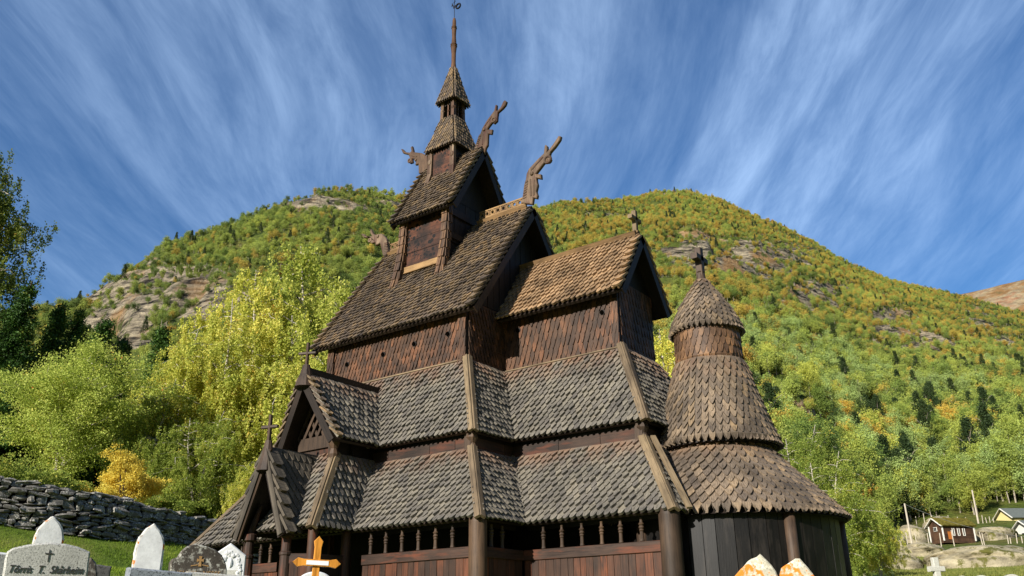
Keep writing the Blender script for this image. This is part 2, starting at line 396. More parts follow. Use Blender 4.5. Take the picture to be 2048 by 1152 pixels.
# --- nave roof
mb = MB()
fN, LN, _ = roof_plane(mb, (XR0, -E_, ZE), (XR1, -E_, ZE), (XR1, 0, ZR), (XR0, 0, ZR), .245, .232, 0, 1, .12, thick=.092)
mb.slab([(XR1, E_, ZE), (XR0, E_, ZE), (XR0, 0, ZR), (XR1, 0, ZR)], .18, 1)
nave_roof = part(mb, 'nave_roof', [M_BROWN, M_DARKX])
NS = nrm((0, -(ZR-ZE), E_)); NN = nrm((0, ZR-ZE, E_))
for X, sx in ((XR1, 1), (XR0, -1)):
    mb = MB(); verge(mb, (X-.1*sx, -E_-.03, ZE), (X-.1*sx, 0, ZR), (1*sx, 0, 0), NS, mat=0); verge(mb, (X-.1*sx, E_, ZE), (X-.1*sx, 0, ZR), (1*sx, 0, 0), NN)
    part(mb, 'verge_trim', [M_BROWN, M_DARKX], nave_roof)
def crest(x0, x1, z, parent, y=0):
    mb = MB(); mb.beam((x0, y-.12, z-.02), (x1, y-.12, z+.02), .12, .34, (0, -.6, 1), 0); mb.beam((x0, y+.12, z-.02), (x1, y+.12, z+.02), .12, .34, (0, .6, 1), 0)
    mb.beam((x0, y, z+.27), (x1, y, z+.27), .09, .09, mat=0)
    n = int((x1-x0)/.32)
    for i in range(n):
        x = x0+.16+i*(x1-x0-.3)/max(1, n-1)
        mb.torus((x, y, z+.44), .12, .05, (1, 0, 0), (0, 0, 1), 0)
        if i < n-1: mb.beam((x+.16, y, z+.28), (x+.16, y, z+.6), .05, .05)
    mb.beam((x0, y, z+.63), (x1, y, z+.63), .08, .06)
    return part(mb, 'ridge_crest', M_RIDGE, parent)
crest(1.55, 4.45, ZR+.1, nave_roof); crest(-4.4, -1.95, ZR+.1, nave_roof)
def dragon(pts, sc, off, parent, t, extras, y=0.0):
    P = [on_plane(off[0]+a/sc, off[1]+b/sc, 1, y) for a, b in pts]
    O = np.array([0, y, 0]); out = [(p[0], p[2]) for p in P]
    mb = MB(); mb.prism(out, O, (1, 0, 0), (0, 0, 1), t, 0, bev=.03)
    for kind, a, b, r in extras:
        p = on_plane(off[0]+a/sc, off[1]+b/sc, 1, y)
        if kind == 'o':
            mb.torus(p+[0, -t, 0], r, r*.4, (1, 0, 0), (0, 0, 1)); mb.ball(p, r*.95)
        elif kind == 'e':
            mb.ball(p+[0, -t, 0], r); mb.ball(p+[0, t, 0], r)
        elif kind == '/':                     # carved rib on the neck
            q = on_plane(off[0]+r[0]/sc, off[1]+r[1]/sc, 1, y)
            for s in (-1, 1): mb.beam(p+[0, s*t, 0], q+[0, s*t, 0], .05, .07)
    return part(mb, 'dragon_head', M_CARVE, parent)
dragon([(105, 1060), (125, 950), (145, 800), (170, 715), (180, 640), (215, 565), (330, 440), (428, 345), (440, 235), (455, 222), (474, 240), (478, 290), (470, 330), (500, 295), (560, 215), (640, 95), (672, 100), (660, 150), (590, 250), (520, 330), (505, 385), (530, 430), (500, 478), (445, 465), (380, 550), (310, 640), (385, 645), (390, 712), (320, 700), (322, 735), (338, 800), (318, 890), (335, 950), (325, 995), (275, 985), (262, 1080)],
       7.2, (1030, 260), nave_roof, .1, [('o', 490, 440, .17), ('e', 262, 640, .11)]+[('/', 165-i*6, 770+i*38, (205-i*4, 745+i*38)) for i in range(7)]+[('/', 240, 720, (250, 960)), ('/', 290, 730, (290, 950)), ('/', 250, 590, (420, 400))])
dragon([(400, 660), (340, 390), (240, 440), (240, 375), (150, 395), (95, 320), (120, 270), (0, 275), (-60, 200), (-20, 190), (60, 235), (150, 250), (165, 235), (128, 170), (145, 90), (185, 190), (230, 215), (370, 190), (430, 250), (470, 300), (515, 590), (440, 660)],
       10.47, (730, 450), nave_roof, .1, [('o', 130, 330, .1), ('e', 300, 250, .1)]+[('/', 440, 350+i*50, (495, 370+i*50)) for i in range(5)])
# --- clerestory of the nave
mb = MB()
f, U, V, N = plane_map((XW, -A_, ZC-.1), (XE, -A_, ZC-.1), (XW, -A_, ZC+1))
shingles(mb, f, 2.7, lambda v: (0, XE-XW), .3, .2, .055, 'point', 0, 1.1, 1.3)
f, U, V, N = plane_map((XE, -A_, ZC-.1), (XE, A_, ZC-.1), (XE, -A_, ZC+1))
shingles(mb, f, 2.7, lambda v: (0, 2*A_), .3, .2, .055, 'point', 0, 1.1, 1.3)
zt = ZR-(A_/E_)*(ZR-ZE)-.12
for X, n in ((XE, 1), (XW, -1)):
    mb.slab([(X, -A_*n, 7), (X, A_*n, 7), (X, A_*n, zt), (X, 0, ZR-.16), (X, -A_*n, zt)], .15, 1)
mb.slab([(XW, -A_, 7), (XE, -A_, 7), (XE, -A_, zt), (XW, -A_, zt)], .15, 1); mb.slab([(XE, A_, 7), (XW, A_, 7), (XW, A_, zt), (XE, A_, zt)], .15, 1)
nave_wall = part(mb, 'nave_wall', [M_RED, M_DARK])
mb = MB()
for i in range(19):                           # vertical boards of the east gable
    y = -3.6+i*.4; z1 = ZR-(abs(y)+.2)/E_*(ZR-ZE)-.2
    mb.beam((XE+.05+.012*(i % 2), y, 14.35), (XE+.05+.012*(i % 2), y, max(14.5, z1)), .37, .06, (1, 0, 0))
part(mb, 'gable_boarding', M_DARK, nave_wall)
for x in (XW+.12, XE-.14):
    mb = MB(); mb.beam((x, -A_-.06, ZC-.15), (x, -A_-.06, zt), .36, .2, (0, 1, 0), 1)
    f, U, V, N = plane_map((x-.2, -A_-.16, ZC-.1), (x+.2, -A_-.16, ZC-.1), (x-.2, -A_-.16, ZC+1))
    shingles(mb, f, 2.4, lambda v: (0, .4), .36, .19, .03, 'point', 0, 1.0)
    part(mb, 'corner_post', [M_RED, M_DARK], nave_wall)
def porthole(px, py, yy, parent):
    p = on_plane(px, py, 1, yy-.1); mb = MB()
    mb.lathe([(.07, -.05), (.12, -.05), (.12, .03), (.09, .03)], (0, 0), 12, 0); V = mb.v[-1]
    mb.v[-1] = np.column_stack([V[:, 0], -V[:, 2], V[:, 1]])+p
    mb.lathe([(.001, .04), (.09, .04), (.09, .045), (.001, .045)], (0, 0), 12, 1); V = mb.v[-1]
    mb.v[-1] = np.column_stack([V[:, 0], -V[:, 2]-.03, V[:, 1]])+p
    part(mb, 'porthole', [M_DARK, M_BLACK], parent)
for q in ((695, 729), (767, 709), (829, 688), (897, 668)): porthole(*q, -A_, nave_wall)
# --- belfry: lower stage
TX = -.27; T0, T1, TY = -1.62, 1.08, 1.82
mb = MB(); mb.box((T0, -TY+.06, 17.62), (T1, TY-.06, 20.9), 1)
for i, (a, b) in enumerate(((17.9, 18.55), (18.57, 19.2), (19.22, 20.5))):
    mb.box((T0+.1, -TY-.01*(i % 2), a), (T1-.1, -TY+.08, b), 0)
tz = 24.06-(TY/2.31)*3.98-.1
mb.slab([(T1, -TY, 20.4), (T1, TY, 20.4), (T1, TY, tz), (T1, 0, 23.9), (T1, -TY, tz)], .1, 1); mb.slab([(T0, TY, 20.4), (T0, -TY, 20.4), (T0, -TY, tz), (T0, 0, 23.9), (T0, TY, tz)], .1, 1)
belfry = part(mb, 'belfry_wall', [M_PANEL, M_DARK])
mb = MB(); mb.beam((T0+.05, -TY-.06, 17.68), (T1-.05, -TY-.06, 17.68), .12, .3, (0, 0, 1)); part(mb, 'sill_board', M_RIDGE, belfry)
mb = MB()
for i in range(9): mb.beam((T1+.03+.01*(i % 2), -1.6+i*.4, 18.6), (T1+.03+.01*(i % 2), -1.6+i*.4, min(tz, 23.7-abs(-1.6+i*.4)*1.72)), .38, .05, (1, 0, 0))
mb.box((T1+.03, -TY, 19.95), (T1+.16, TY, 20.3)); mb.box((T1+.03, -TY, 18.75), (T1+.16, TY, 19.05))
part(mb, 'gable_boarding', M_DARK, belfry)
def roof_z(y): return ZR-abs(y)/E_*(ZR-ZE)
for sx, xb in ((T0, -.24), (T1, -.1)):
    for sy in (-1, 1):
        mb = MB(); pts = []
        for k in range(9):
            t = k/8; fl = (1-t)**2.2
            yy = sy*(TY+.02+.3*fl); z = 16.75+t*(20.35-16.75); 
            if k == 0: z = roof_z(yy)-.05
            pts.append(np.array([sx+xb*fl, yy, z]))
        for k in range(8):
            wd = .34 if k > 1 else .3
            mb.beam(pts[k], pts[k+1], wd, .3, (0, 1, 0), 0, rnd=.4, ch=.03)
        for k in range(8):
            for q in range(3 if k > 1 else 2):      # long shingles wrapped round the post
                o = np.array([(-.11+.11*q)+random.uniform(-.015, .015), -.17*(-sy), 0]); a = pts[k]+o; b = pts[k+1]+o+(pts[k+1]-pts[k])*.25
                mb.beam(a+[0, sy*.05, 0], b+[0, 0, 0], .1, .05, (0, 1, 0), 0)
            for q in range(2):
                o = np.array([.18, -.08+.15*q, 0]); mb.beam(pts[k]+o+[.05, 0, 0], pts[k+1]+o, .05, .11, (0, 1, 0), 0)
        part(mb, 'corner_post', M_REDA if sy < 0 else M_DARK, belfry)
TR0, TR1, TE, TZE, TZR = -2.09, 1.81, 2.31, 20.08, 24.06
mb = MB(); roof_plane(mb, (TR0, -TE, TZE), (TR1, -TE, TZE), (TR1, 0, TZR), (TR0, 0, TZR), .235, .2, 0, 1, .1, thick=.085)
mb.slab([(TR1, TE, TZE), (TR0, TE, TZE), (TR0, 0, TZR), (TR1, 0, TZR)], .15, 1)
belfry_roof = part(mb, 'belfry_roof', [M_BROWN, M_DARKX])
NS2 = nrm((0, -(TZR-TZE), TE)); NN2 = nrm((0, TZR-TZE, TE))
for X, sx in ((TR1, 1), (TR0, -1)):
    mb = MB(); verge(mb, (X-.1*sx, -TE-.02, TZE), (X-.1*sx, 0, TZR), (sx, 0, 0), NS2); verge(mb, (X-.1*sx, TE, TZE), (X-.1*sx, 0, TZR), (sx, 0, 0), NN2)
    part(mb, 'verge_trim', [M_BROWN, M_DARKX], belfry_roof)
dragon([(60, 1070), (100, 960), (160, 740), (200, 690), (230, 600), (320, 450), (410, 330), (440, 290), (465, 185), (487, 185), (480, 285), (500, 285), (560, 220), (600, 130), (630, 100), (662, 125), (640, 190), (590, 250), (510, 320), (500, 380), (492, 470), (440, 520), (400, 500), (340, 580), (320, 620), (410, 620), (395, 705), (335, 700), (325, 900), (300, 940), (260, 1070)],
       8.867, (940, 190), belfry_roof, .085, [('o', 440, 455, .12), ('e', 270, 630, .09)]+[('/', 175-i*14, 750+i*40, (215-i*12, 735+i*40)) for i in range(6)]+[('/', 240, 700, (240, 890)), ('/', 280, 560, (400, 390))])
dragon([(640, 640), (470, 650), (465, 470), (405, 490), (410, 440), (440, 385), (345, 370), (355, 440), (300, 460), (252, 420), (260, 380), (300, 350), (275, 290), (170, 265), (130, 180), (165, 185), (215, 240), (300, 250), (330, 220), (315, 150), (345, 125), (362, 190), (370, 240), (530, 260), (640, 320)],
       9.6, (790, 280), belfry_roof, .085, [('o', 300, 410, .1), ('e', 420, 400, .08), ('/', 440, 330, (330, 300))])
# --- belfry: upper stage, lantern, spire
h = .78; mb = MB(); mb.box((TX-h+.05, -h+.05, 22.3), (TX+h-.05, h-.05, 24.7), 1); mb.box((TX-h+.2, -h, 22.95), (TX+h-.2, -h+.1, 24.4), 0)
stage = part(mb, 'upper_stage_wall', [M_PANEL, M_DARK])
mb = MB(); mb.box((TX-h+.16, -h-.05, 22.78), (TX+h-.16, -h+.1, 22.98)); part(mb, 'sill_board', M_CARVE, stage)
for sx in (-1, 1):
    for sy in (-1, 1):
        mb = MB(); x0 = TX+sx*h
        for q in (-1, 1):
            mb.beam((x0+sx*.06+q*.07, sy*(h+.2), roof_z(0)+TZR-ZR-(h+.2)/TE*(TZR-TZE)+.02), (x0-sx*.04+q*.07, sy*(h+.03), 23.2), .13, .16, (0, 1, 0)); mb.beam((x0-sx*.04+q*.07, sy*(h+.03), 23.2), (x0-sx*.06+q*.07, sy*h, 24.6), .13, .18, (0, 1, 0))
        mb.ball((x0-sx*.04, sy*(h+.1), 23.85), .1, 8, 6, 0, (1.2, .7, 1.6))
        part(mb, 'corner_post', M_CARVE if sy < 0 else M_DARK, stage)
def pyramid(name, c, h0, z0, h1, z1, ev, w, mat, thick=.05):
    mb = MB()
    for k in range(4):
        a = k*PI/2; R = np.array([[math.cos(a), -math.sin(a)], [math.sin(a), math.cos(a)]])
        q = [np.append(R@np.array(p)+np.array([c, 0]), z) for p, z in (((-h0, -h0), z0), ((h0, -h0), z0), ((h1, -h1), z1), ((-h1, -h1), z1))]
        roof_plane(mb, *q, ev, w, 0, 1, .06, thick=thick)
    return part(mb, name, [mat, M_DARKX])
pyramid('upper_stage_roof', TX, .97, 24.42, .42, 26.42, .22, .165, M_BROWN)
mb = MB(); mb.box((TX-.3, -.3, 26.2), (TX+.3, .3, 27.7), 1); mb.box((TX-.36, -.36, 27.25), (TX+.36, .36, 27.7), 0)
lantern = part(mb, 'lantern', [M_DARKX, M_BLACK])
for sx in (-1, 1):
    for sy in (-1, 1):
        mb = MB(); mb.beam((TX+sx*.37, sy*.37, 26.25), (TX+sx*.34, sy*.34, 27.6), .2, .2, (0, 1, 0)); mb.ball((TX+sx*.37, sy*.37, 26.95), .14, 6, 4)
        part(mb, 'lantern_post', M_CARVE if sy < 0 and sx < 0 else M_RED, lantern)
for sx, sy in ((0, -1), (1, 0)):
    mb = MB(); mb.beam((TX+sx*.35, sy*.35, 26.25), (TX+sx*.33, sy*.33, 27.5), .08, .08, (0, 1, 0)); mb.ball((TX+sx*.35, sy*.35, 26.9), .07, 6, 4); part(mb, 'lantern_post', M_RED, lantern)
cap = pyramid('lantern_roof', TX, .6, 27.42, .09, 29.72, .24, .15, M_BROWN)
mb = MB(); mb.lathe([(.2, 29.45), (.15, 29.75), (.12, 30.1), (.125, 30.7), (.165, 31.1), (.19, 31.15), (.15, 31.2), (.19, 31.27), (.14, 31.33), (.11, 31.8), (.13, 32.3), (.16, 32.34), (.12, 32.38), (.15, 32.44), (.11, 32.5), (.1, 32.85), (.07, 33.0), (.02, 33.05)], (TX, 0), 12)
spire = part(mb, 'spire', wood_mat('spire_wood', [(0, '38281c'), (.5, '523824'), (1, '6d4c31')], 2), smooth=False)
mb = MB(); vx, vz = TX, 33.0
mb.tube([(vx, 0, vz), (vx, 0, vz+1.28)], .016, 6); mb.beam((vx-.1, .05, vz+1.13), (vx+.1, -.05, vz+1.13), .03, .03)
mb.torus((vx+.27, .0, vz+.72), .15, .05, (1, 0, 0), (0, 0, 1)); mb.torus((vx+.06, 0, vz+.8), .05, .03, (1, 0, 0), (0, 0, 1))
mb.prism([(0, .74), (-.1, .98), (-.16, 1.12), (-.2, .9), (-.14, .98), (-.06, .7)], (vx, 0, vz), (1, 0, 0), (0, 0, 1), .02)
part(mb, 'weather_vane', M_IRON, spire)
# --- choir
mb = MB(); roof_plane(mb, (XE, -EC, ZEC), (XCR1, -EC, ZEC), (XCR1, 0, ZCR), (XE, 0, ZCR), .26, .235, 0, 1, .12, thick=.092)
mb.slab([(XCR1, EC, ZEC), (XE, EC, ZEC), (XE, 0, ZCR), (XCR1, 0, ZCR)], .16, 1)
for q in range(9):
    mb.ball((XCR1-.1-.2*0, EC+.0, ZEC), .01)
choir_roof = part(mb, 'choir_roof', [M_TAN, M_DARKX])
NS3 = nrm((0, -(ZCR-ZEC), EC)); NN3 = nrm((0, ZCR-ZEC, EC))
mb = MB(); verge(mb, (XCR1-.1, -EC-.02, ZEC), (XCR1-.1, 0, ZCR), (1, 0, 0), NS3); verge(mb, (XCR1-.1, EC, ZEC), (XCR1-.1, 0, ZCR), (1, 0, 0), NN3); part(mb, 'verge_trim', [M_TAN, M_DARKX], choir_roof)
mb = MB(); mb.beam((XE+.02, -.15, ZCR-.02), (XCR1-.15, -.15, ZCR-.02), .1, .46, (0, -.55, 1)); mb.beam((XE+.02, .15, ZCR-.02), (XCR1-.15, .15, ZCR-.02), .1, .46, (0, .55, 1)); mb.beam((XE+.02, 0, ZCR+.2), (XCR1-.1, 0, ZCR+.2), .2, .1)
part(mb, 'ridge_board', M_RIDGE, choir_roof)
def cross(parent, p, hgt, arm, w, axis, mats, ch=.02, base=None, az=.66):
    mb = MB(); p = np.asarray(p, float); ax = np.asarray(axis, float)
    mb.beam(p, p+[0, 0, hgt], w, w, (0, 1, 0), ch=ch); c = p+[0, 0, hgt*az]
    mb.beam(c-ax*arm, c+ax*arm, w*1.0, w*.9, ch=ch)
    if base: mb.lathe([(r, p[2]+z) for r, z in base], (p[0], p[1]), 10)
    return part(mb, 'cross', mats, parent)
cross(choir_roof, (XCR1-.25, 0, ZCR+.1), 1.1, .42, .2, (0, 1, 0), M_HIP)
mb = MB(); zt3 = ZCR-AC/EC*(ZCR-ZEC)-.12
f, U, V, N = plane_map((XE, -AC, ZCT-.1), (XCE, -AC, ZCT-.1), (XE, -AC, ZCT+1)); shingles(mb, f, zt3-ZCT, lambda v: (0, XCE-XE), .38, .235, .06, 'point', 0, 1.1, 1.6)
f, U, V, N = plane_map((XCE, -AC, ZCT-.1), (XCE, AC, ZCT-.1), (XCE, -AC, ZCT+1)); shingles(mb, f, zt3-ZCT, lambda v: (0, 2*AC), .38, .235, .03, 'point', 0, 1.0)
mb.slab([(XE, -AC, 7), (XCE, -AC, 7), (XCE, -AC, zt3), (XE, -AC, zt3)], .15, 1); mb.slab([(XCE, AC, 7), (XE, AC, 7), (XE, AC, zt3), (XCE, AC, zt3)], .15, 1)
mb.slab([(XCE, -AC, 7), (XCE, AC, 7), (XCE, AC, zt3), (XCE, 0, ZCR-.15), (XCE, -AC, zt3)], .15, 1)
choir_wall = part(mb, 'choir_wall', [M_RED, M_DARK])
mb = MB(); mb.beam((XCE-.1, -AC-.05, ZCT-.1), (XCE-.1, -AC-.05, zt3), .26, .18, (0, 1, 0), 1)
f, U, V, N = plane_map((XCE-.27, -AC-.14, ZCT-.1), (XCE+.05, -AC-.14, ZCT-.1), (XCE-.27, -AC-.14, ZCT+1)); shingles(mb, f, 2.2, lambda v: (0, .32), .4, .16, .03, 'point', 0, 1.0)
part(mb, 'corner_post', [M_RED, M_DARK], choir_wall)
for q in ((1205, 625), (1037, 661)): porthole(*q, -AC, choir_wall)
# --- lean-to roofs
M_STRIP = wood_mat('strip_board', [(0, '2a201a'), (.6, '3a2b22'), (1, '4a3225')], 2, rough=.65, stain='553020')
def hip(parent, top, bot, n1, n2, in1, in2, w0=.21, m1=None, m2=None, nm='hip_board', lift=.17):
    top = np.asarray(top, float); bot = np.asarray(bot, float); D = nrm(bot-top); mb = MB()
    for N, I in ((n1, in1), (n2, in2)):
        N = nrm(N); T = nrm(np.cross(N, D)); T = T if np.dot(T, I) > 0 else -T
        w = w0
        q = T*(w*.5-lift*.75)+N*lift; mb.beam(top+q, bot+D*.12+q, w, .1, N, 0, ch=.012)
    return part(mb, nm, M_HIP, parent)
NSm = nrm((0, -(ZC-ZM), BD)); NEm = nrm((ZC-ZM, 0, BD)); NSl = nrm((0, -(ZL1-ZL0), D_-C_)); NEl = nrm((ZL1-ZL0, 0, D_-C_))
mb = MB(); k = dict(thick=.1, drop=.1)
roof_plane(mb, (XMW, -B_, ZM), (XE+BD, -B_, ZM), (XE, -A_, ZC), (XW, -A_, ZC), .25, .235, **k)
roof_plane(mb, (XE+BD, -B_, ZM), (XE+BD, -AC-BD, ZM), (XE, -AC, ZC), (XE, -A_, ZC), .25, .235, **k)
roof_plane(mb, (XE+BD, -AC-BD, ZM), (XCE+BD, -AC-BD, ZM), (XCE, -AC, ZC), (XE, -AC, ZC), .25, .245, **k)
roof_plane(mb, (XCE+BD, -AC-BD, ZM), (XCE+BD, AC+BD, ZM), (XCE, AC, ZC), (XCE, -AC, ZC), .25, .24, **k)
mb.slab([(XMW, B_, ZM), (XMW, -B_, ZM), (XW, -A_, ZC), (XW, A_, ZC)], .1, 1); mb.slab([(XCE+BD, AC+BD, ZM), (XMW, B_, ZM), (XW, A_, ZC), (XCE, AC, ZC)], .1, 1)
aisle_roof = part(mb, 'aisle_roof', [M_GREY, M_DARKX])
hip(aisle_roof, (XE, -A_, ZC+.1), (XE+BD, -B_, ZM), NSm, NEm, (-1, 0, 0), (0, 1, 0))
hip(aisle_roof, (XCE, -AC, ZC+.1), (XCE+BD, -AC-BD, ZM), NSm, NEm, (-1, 0, 0), (0, 1, 0), .23)
hip(aisle_roof, (XW, -A_, ZC+.1), (XMW, -B_, ZM), NSm, (-.8, 0, .5), (1, 0, 0), (0, 1, 0))
mb = MB(); mb.beam((XE, -AC, ZC+.05), (XE+BD, -AC-BD, ZM-.02), .16, .06, nrm(NSm+NEm)); V = mb.v[-1]; mb.v[-1] = V+nrm(NSm+NEm)*.13; part(mb, 'valley_board', M_HIP, aisle_roof)
mb = MB(); mb.beam((XW, -A_-.12, ZC+.0), (XE, -A_-.12, ZC+.0), .07, .2, NSm); mb.beam((XE, -AC-.12, ZC+.0), (XCE, -AC-.12, ZC), .07, .2, NSm); part(mb, 'flashing_board', M_HIP, aisle_roof)
# wall strip between the two lean-to roofs, and the walls behind the gallery
mb = MB(); xc1 = XE+CDD; yc1 = AC+CDD; xc2 = XCE+CDD
for q in (((XLT+.1, -C_), (xc1, -C_)), ((xc1, -C_), (xc1, -yc1)), ((xc1, -yc1), (xc2, -yc1)), ((xc2, -yc1), (xc2, yc1)), ((xc2, yc1), (XLT+.1, C_)), ((XLT+.1, C_), (XLT+.1, -C_))):
    (x0, y0), (x1, y1) = q; mb.slab([(x0, y0, GZ-.4), (x1, y1, GZ-.4), (x1, y1, 8.9), (x0, y0, 8.9)], .12, 0, .2)
    d = nrm((x1-x0, y1-y0, 0)); nrm_ = np.array([d[1], -d[0], 0]); L = math.hypot(x1-x0, y1-y0); s = 0
    while s < L-.05 and y0 < 0.1 and x0 > -7:
        w = min(random.uniform(1.2, 2.2), L-s); a = np.array([x0, y0, 0])+d*s+nrm_*.03; b = a+d*(w-.02)
        mb.beam(a+[0, 0, 8.02], b+[0, 0, 8.02], .05, .42, (0, 0, 1), 1); mb.beam(a+nrm_*.03+[0, 0, 7.78], b+nrm_*.03+[0, 0, 7.78], .09, .07, (0, 0, 1), 0); s += w
aisle_wall = part(mb, 'aisle_wall', [M_DARK, M_STRIP])
for x, y in ((xc1-.05, -C_-.02), (xc2-.05, -yc1-.02)):
    mb = MB(); mb.beam((x, y-.05, ZL1-.1), (x, y-.05, ZM+.3), .3, .24, (0, 1, 0)); mb.lathe([(.05, 7.65), (.2, 7.8), (.12, 8.0), (.22, 8.2), (.14, 8.45)], (x+.1, y-.02), 8); part(mb, 'corner_post', M_POST, aisle_wall)
mb = MB(); xg1 = XE+DD; yg1 = AC+DD; xg2 = XCE+DD; ZLc = ZL1-.05
PX0, PX1 = -2.45, 1.5
roof_plane(mb, (XLW, -D_, ZL0), (xg1, -D_, ZL0), (xc1, -C_, ZL1), (XLT, -C_, ZL1), .25, .25, **k)
roof_plane(mb, (xg1, -D_, ZL0), (xg1, -yg1, ZL0), (xc1, -yc1, ZL1), (xc1, -C_, ZL1), .25, .245, **k)
roof_plane(mb, (xg1, -yg1, ZL0), (xg2, -yg1, ZL0), (xc2, -yc1, ZL1), (xc1, -yc1, ZL1), .25, .26, **k)
roof_plane(mb, (xg2, -yg1, ZL0), (xg2, -yg1+1.2, ZL0), (xc2, -yc1+1.2, ZL1), (xc2, -yc1, ZL1), .25, .26, **k)
mb.slab([(XLW, D_, ZL0), (XLW, -D_, ZL0), (XLT, -C_, ZL1), (XLT, C_, ZL1)], .1, 1); mb.slab([(xg2, yg1, ZL0), (XLW, D_, ZL0), (XLT, C_, ZL1), (xc2, yc1, ZL1)], .1, 1)
gallery_roof = part(mb, 'gallery_roof', [M_GREY, M_DARKX])
hip(gallery_roof, (xc1, -C_, ZL1+.05), (xg1, -D_, ZL0), NSl, NEl, (-1, 0, 0), (0, 1, 0), .21)
hip(gallery_roof, (xc2, -yc1, ZL1+.05), (xg2, -yg1, ZL0), NSl, NEl, (-1, 0, 0), (0, 1, 0), .23)
hip(gallery_roof, (XLT, -C_, ZL1+.05), (XLW, -D_, ZL0), NSl, (-.83, 0, .55), (1, 0, 0), (0, 1, 0), .22)
mb = MB(); nv = nrm(NSl+NEl); mb.beam(np.array((xc1, -yc1, ZL1+.05))+nv*.13, np.array((xg1, -yg1, ZL0-.03))+nv*.13, .13, .06, nv); part(mb, 'valley_board', M_HIP, gallery_roof)
# --- gallery: columns, rails, planks, balusters
yS = -D_+.2; yC = -yg1+.2; xE = xg1-.22; xE2 = xg2-.22
mb = MB()
def planks(mb, p0, p1, z0, z1, w=.27, mat=0, t=.07):
    p0 = np.array([*p0, 0.]); p1 = np.array([*p1, 0.]); d = nrm(p1-p0); N = np.array([d[1], -d[0], 0]); L = np.linalg.norm(p1-p0); s = 0
    while s < L-.02:
        ww = min(w*random.uniform(.8, 1.2), L-s); c = p0+d*(s+ww/2)+N*random.uniform(0, .018)
        mb.beam(c+[0, 0, z0], c+[0, 0, z1], t, ww-.014, d, mat); s += ww
RZ = 4.05
gal_runs = [((PX1+.35, yS), (xE-.3, yS)), ((xE, yS+.3), (xE, yC-.1)), ((xE+.1, yC), (xE2-.3, yC)), ((XLW+.4, yS), (PX0-.3, yS))]
gallery_wall = None
for a, b in gal_runs:
    mb = MB(); planks(mb, a, b, GZ-.5, RZ-.14); o_ = part(mb, 'gallery_wall', M_WALL); gallery_wall = gallery_wall or o_
for a, b in gal_runs:
    mb = MB(); a3 = np.array([*a, RZ]); b3 = np.array([*b, RZ]); d = nrm(b3-a3); n_ = np.array([d[1], -d[0], 0])*.03
    mb.beam(a3+n_, b3+n_, .14, .34, (0, 0, 1), 0, ch=.015); mb.beam(a3-n_*9+[0, 0, .93], b3-n_*9+[0, 0, .93], .1, .16, (0, 0, 1), 1)  # upper beam's dark material stands in for the eave's shadow
    part(mb, 'rail', [M_RAIL, M_DARK], gallery_wall)
BAL = [(.04, 0), (.075, .03), (.06, .1), (.055, .32), (.075, .36), (.06, .4), (.085, .44), (.06, .5), (.09, .55), (.05, .6), (.04, .68), (.05, .74)]
def baluster(x, y):
    mb = MB(); mb.lathe([(r*1.05, RZ+.16+z) for r, z in BAL], (x, y), 10); part(mb, 'baluster', M_POST, gallery_wall)
for px in (742, 772, 804, 837, 871, 905): baluster(on_plane(px, 1085, 1, yS)[0], yS)
for px in (1087, 1124, 1164, 1204, 1242, 1284): baluster(on_plane(px, 1075, 1, yC)[0], yC)
for y in (-6.2, -5.6): baluster(xE, y)
for x in (-6.9, -6.3, -5.7, -5.1, -4.5, -3.9, -3.3): baluster(x, yS)
def column(x, y, r, z1=5.05, parent=None, mat=None):
    mb = MB(); mb.lathe([(r*1.06, GZ-.4), (r*1.02, 3.2), (r, z1-.25), (r*.98, z1)], (x, y), 18); return part(mb, 'column', mat or M_POST, parent or gallery_wall, smooth=True)
column(xE, yS+.0, .3, 5.2); column(xE2, yC, .34, 5.2); column(XLW+.3, yS, .3, 5.2)
# --- apse
XA = 12.595
def cone(name, prof, ev, w, mat, thick=.036, shape='roof', deck=True, jit=1.0, taper=.75, parent=None):
    pr = np.array(prof, float); sl = np.concatenate([[0], np.cumsum(np.hypot(np.diff(pr[:, 0]), np.diff(pr[:, 1])))]); L = sl[-1]
    R = lambda v: np.interp(v, sl, pr[:, 0]); Z = lambda v: np.interp(v, sl, pr[:, 1])
    def mp(u, v, hh, v0):
        rr = R(max(v0, 0)); ang = u/rr; e = .03; dr = R(v+e)-R(v-e); dz = Z(v+e)-Z(v-e); l = np.hypot(dr, dz)+1e-9
        ex = v-np.clip(v, 0, L); rad = R(v)+ex*(dr/l)+hh*dz/l; zz = Z(v)+ex*(dz/l)-hh*dr/l; rad = np.maximum(rad, .02)
        return np.column_stack([XA+rad*np.cos(ang), rad*np.sin(ang), zz])
    mb = MB()
    mb.lathe([(r-.06, z-.02) for r, z in prof], (XA, 0), 40, 1)
    shingles(mb, mp, L, lambda v: (-PI*R(v), PI*R(v)), ev, w, thick, shape, 0, taper, jit)
    return part(mb, name, [mat, M_DARK], parent)
cone('apse_roof', [(4.07, 4.98), (3.2, 5.9), (2.4, 6.75), (1.7, 7.55)], .33, .31, M_APSE, .08, 'dia', taper=.95)
cone('turret_skirt_roof', [(2.15, 7.6), (1.84, 8.5), (1.52, 9.6), (1.2, 10.8)], .28, .24, M_APSE, .072, 'dia', taper=.95)
cone('turret_drum', [(1.15, 10.7), (1.15, 12.15)], .31, .2, M_REDA, .045, 'point', taper=.9)
tcap = cone('turret_cap', [(1.3, 12.0), (1.16, 12.45), (.84, 13.1), (.42, 13.75), (.16, 14.2)], .23, .2, M_APSE, .062, 'dia', taper=.95)
cross(tcap, (XA, 0, 14.0), 1.6, .5, .27, (.0, 1, 0), M_POST, base=[(.26, .02), (.2, .2), (.24, .22), (.2, .26), (.15, .55), (.18, .58), (.14, .62)], az=.72)
mb = MB(); 
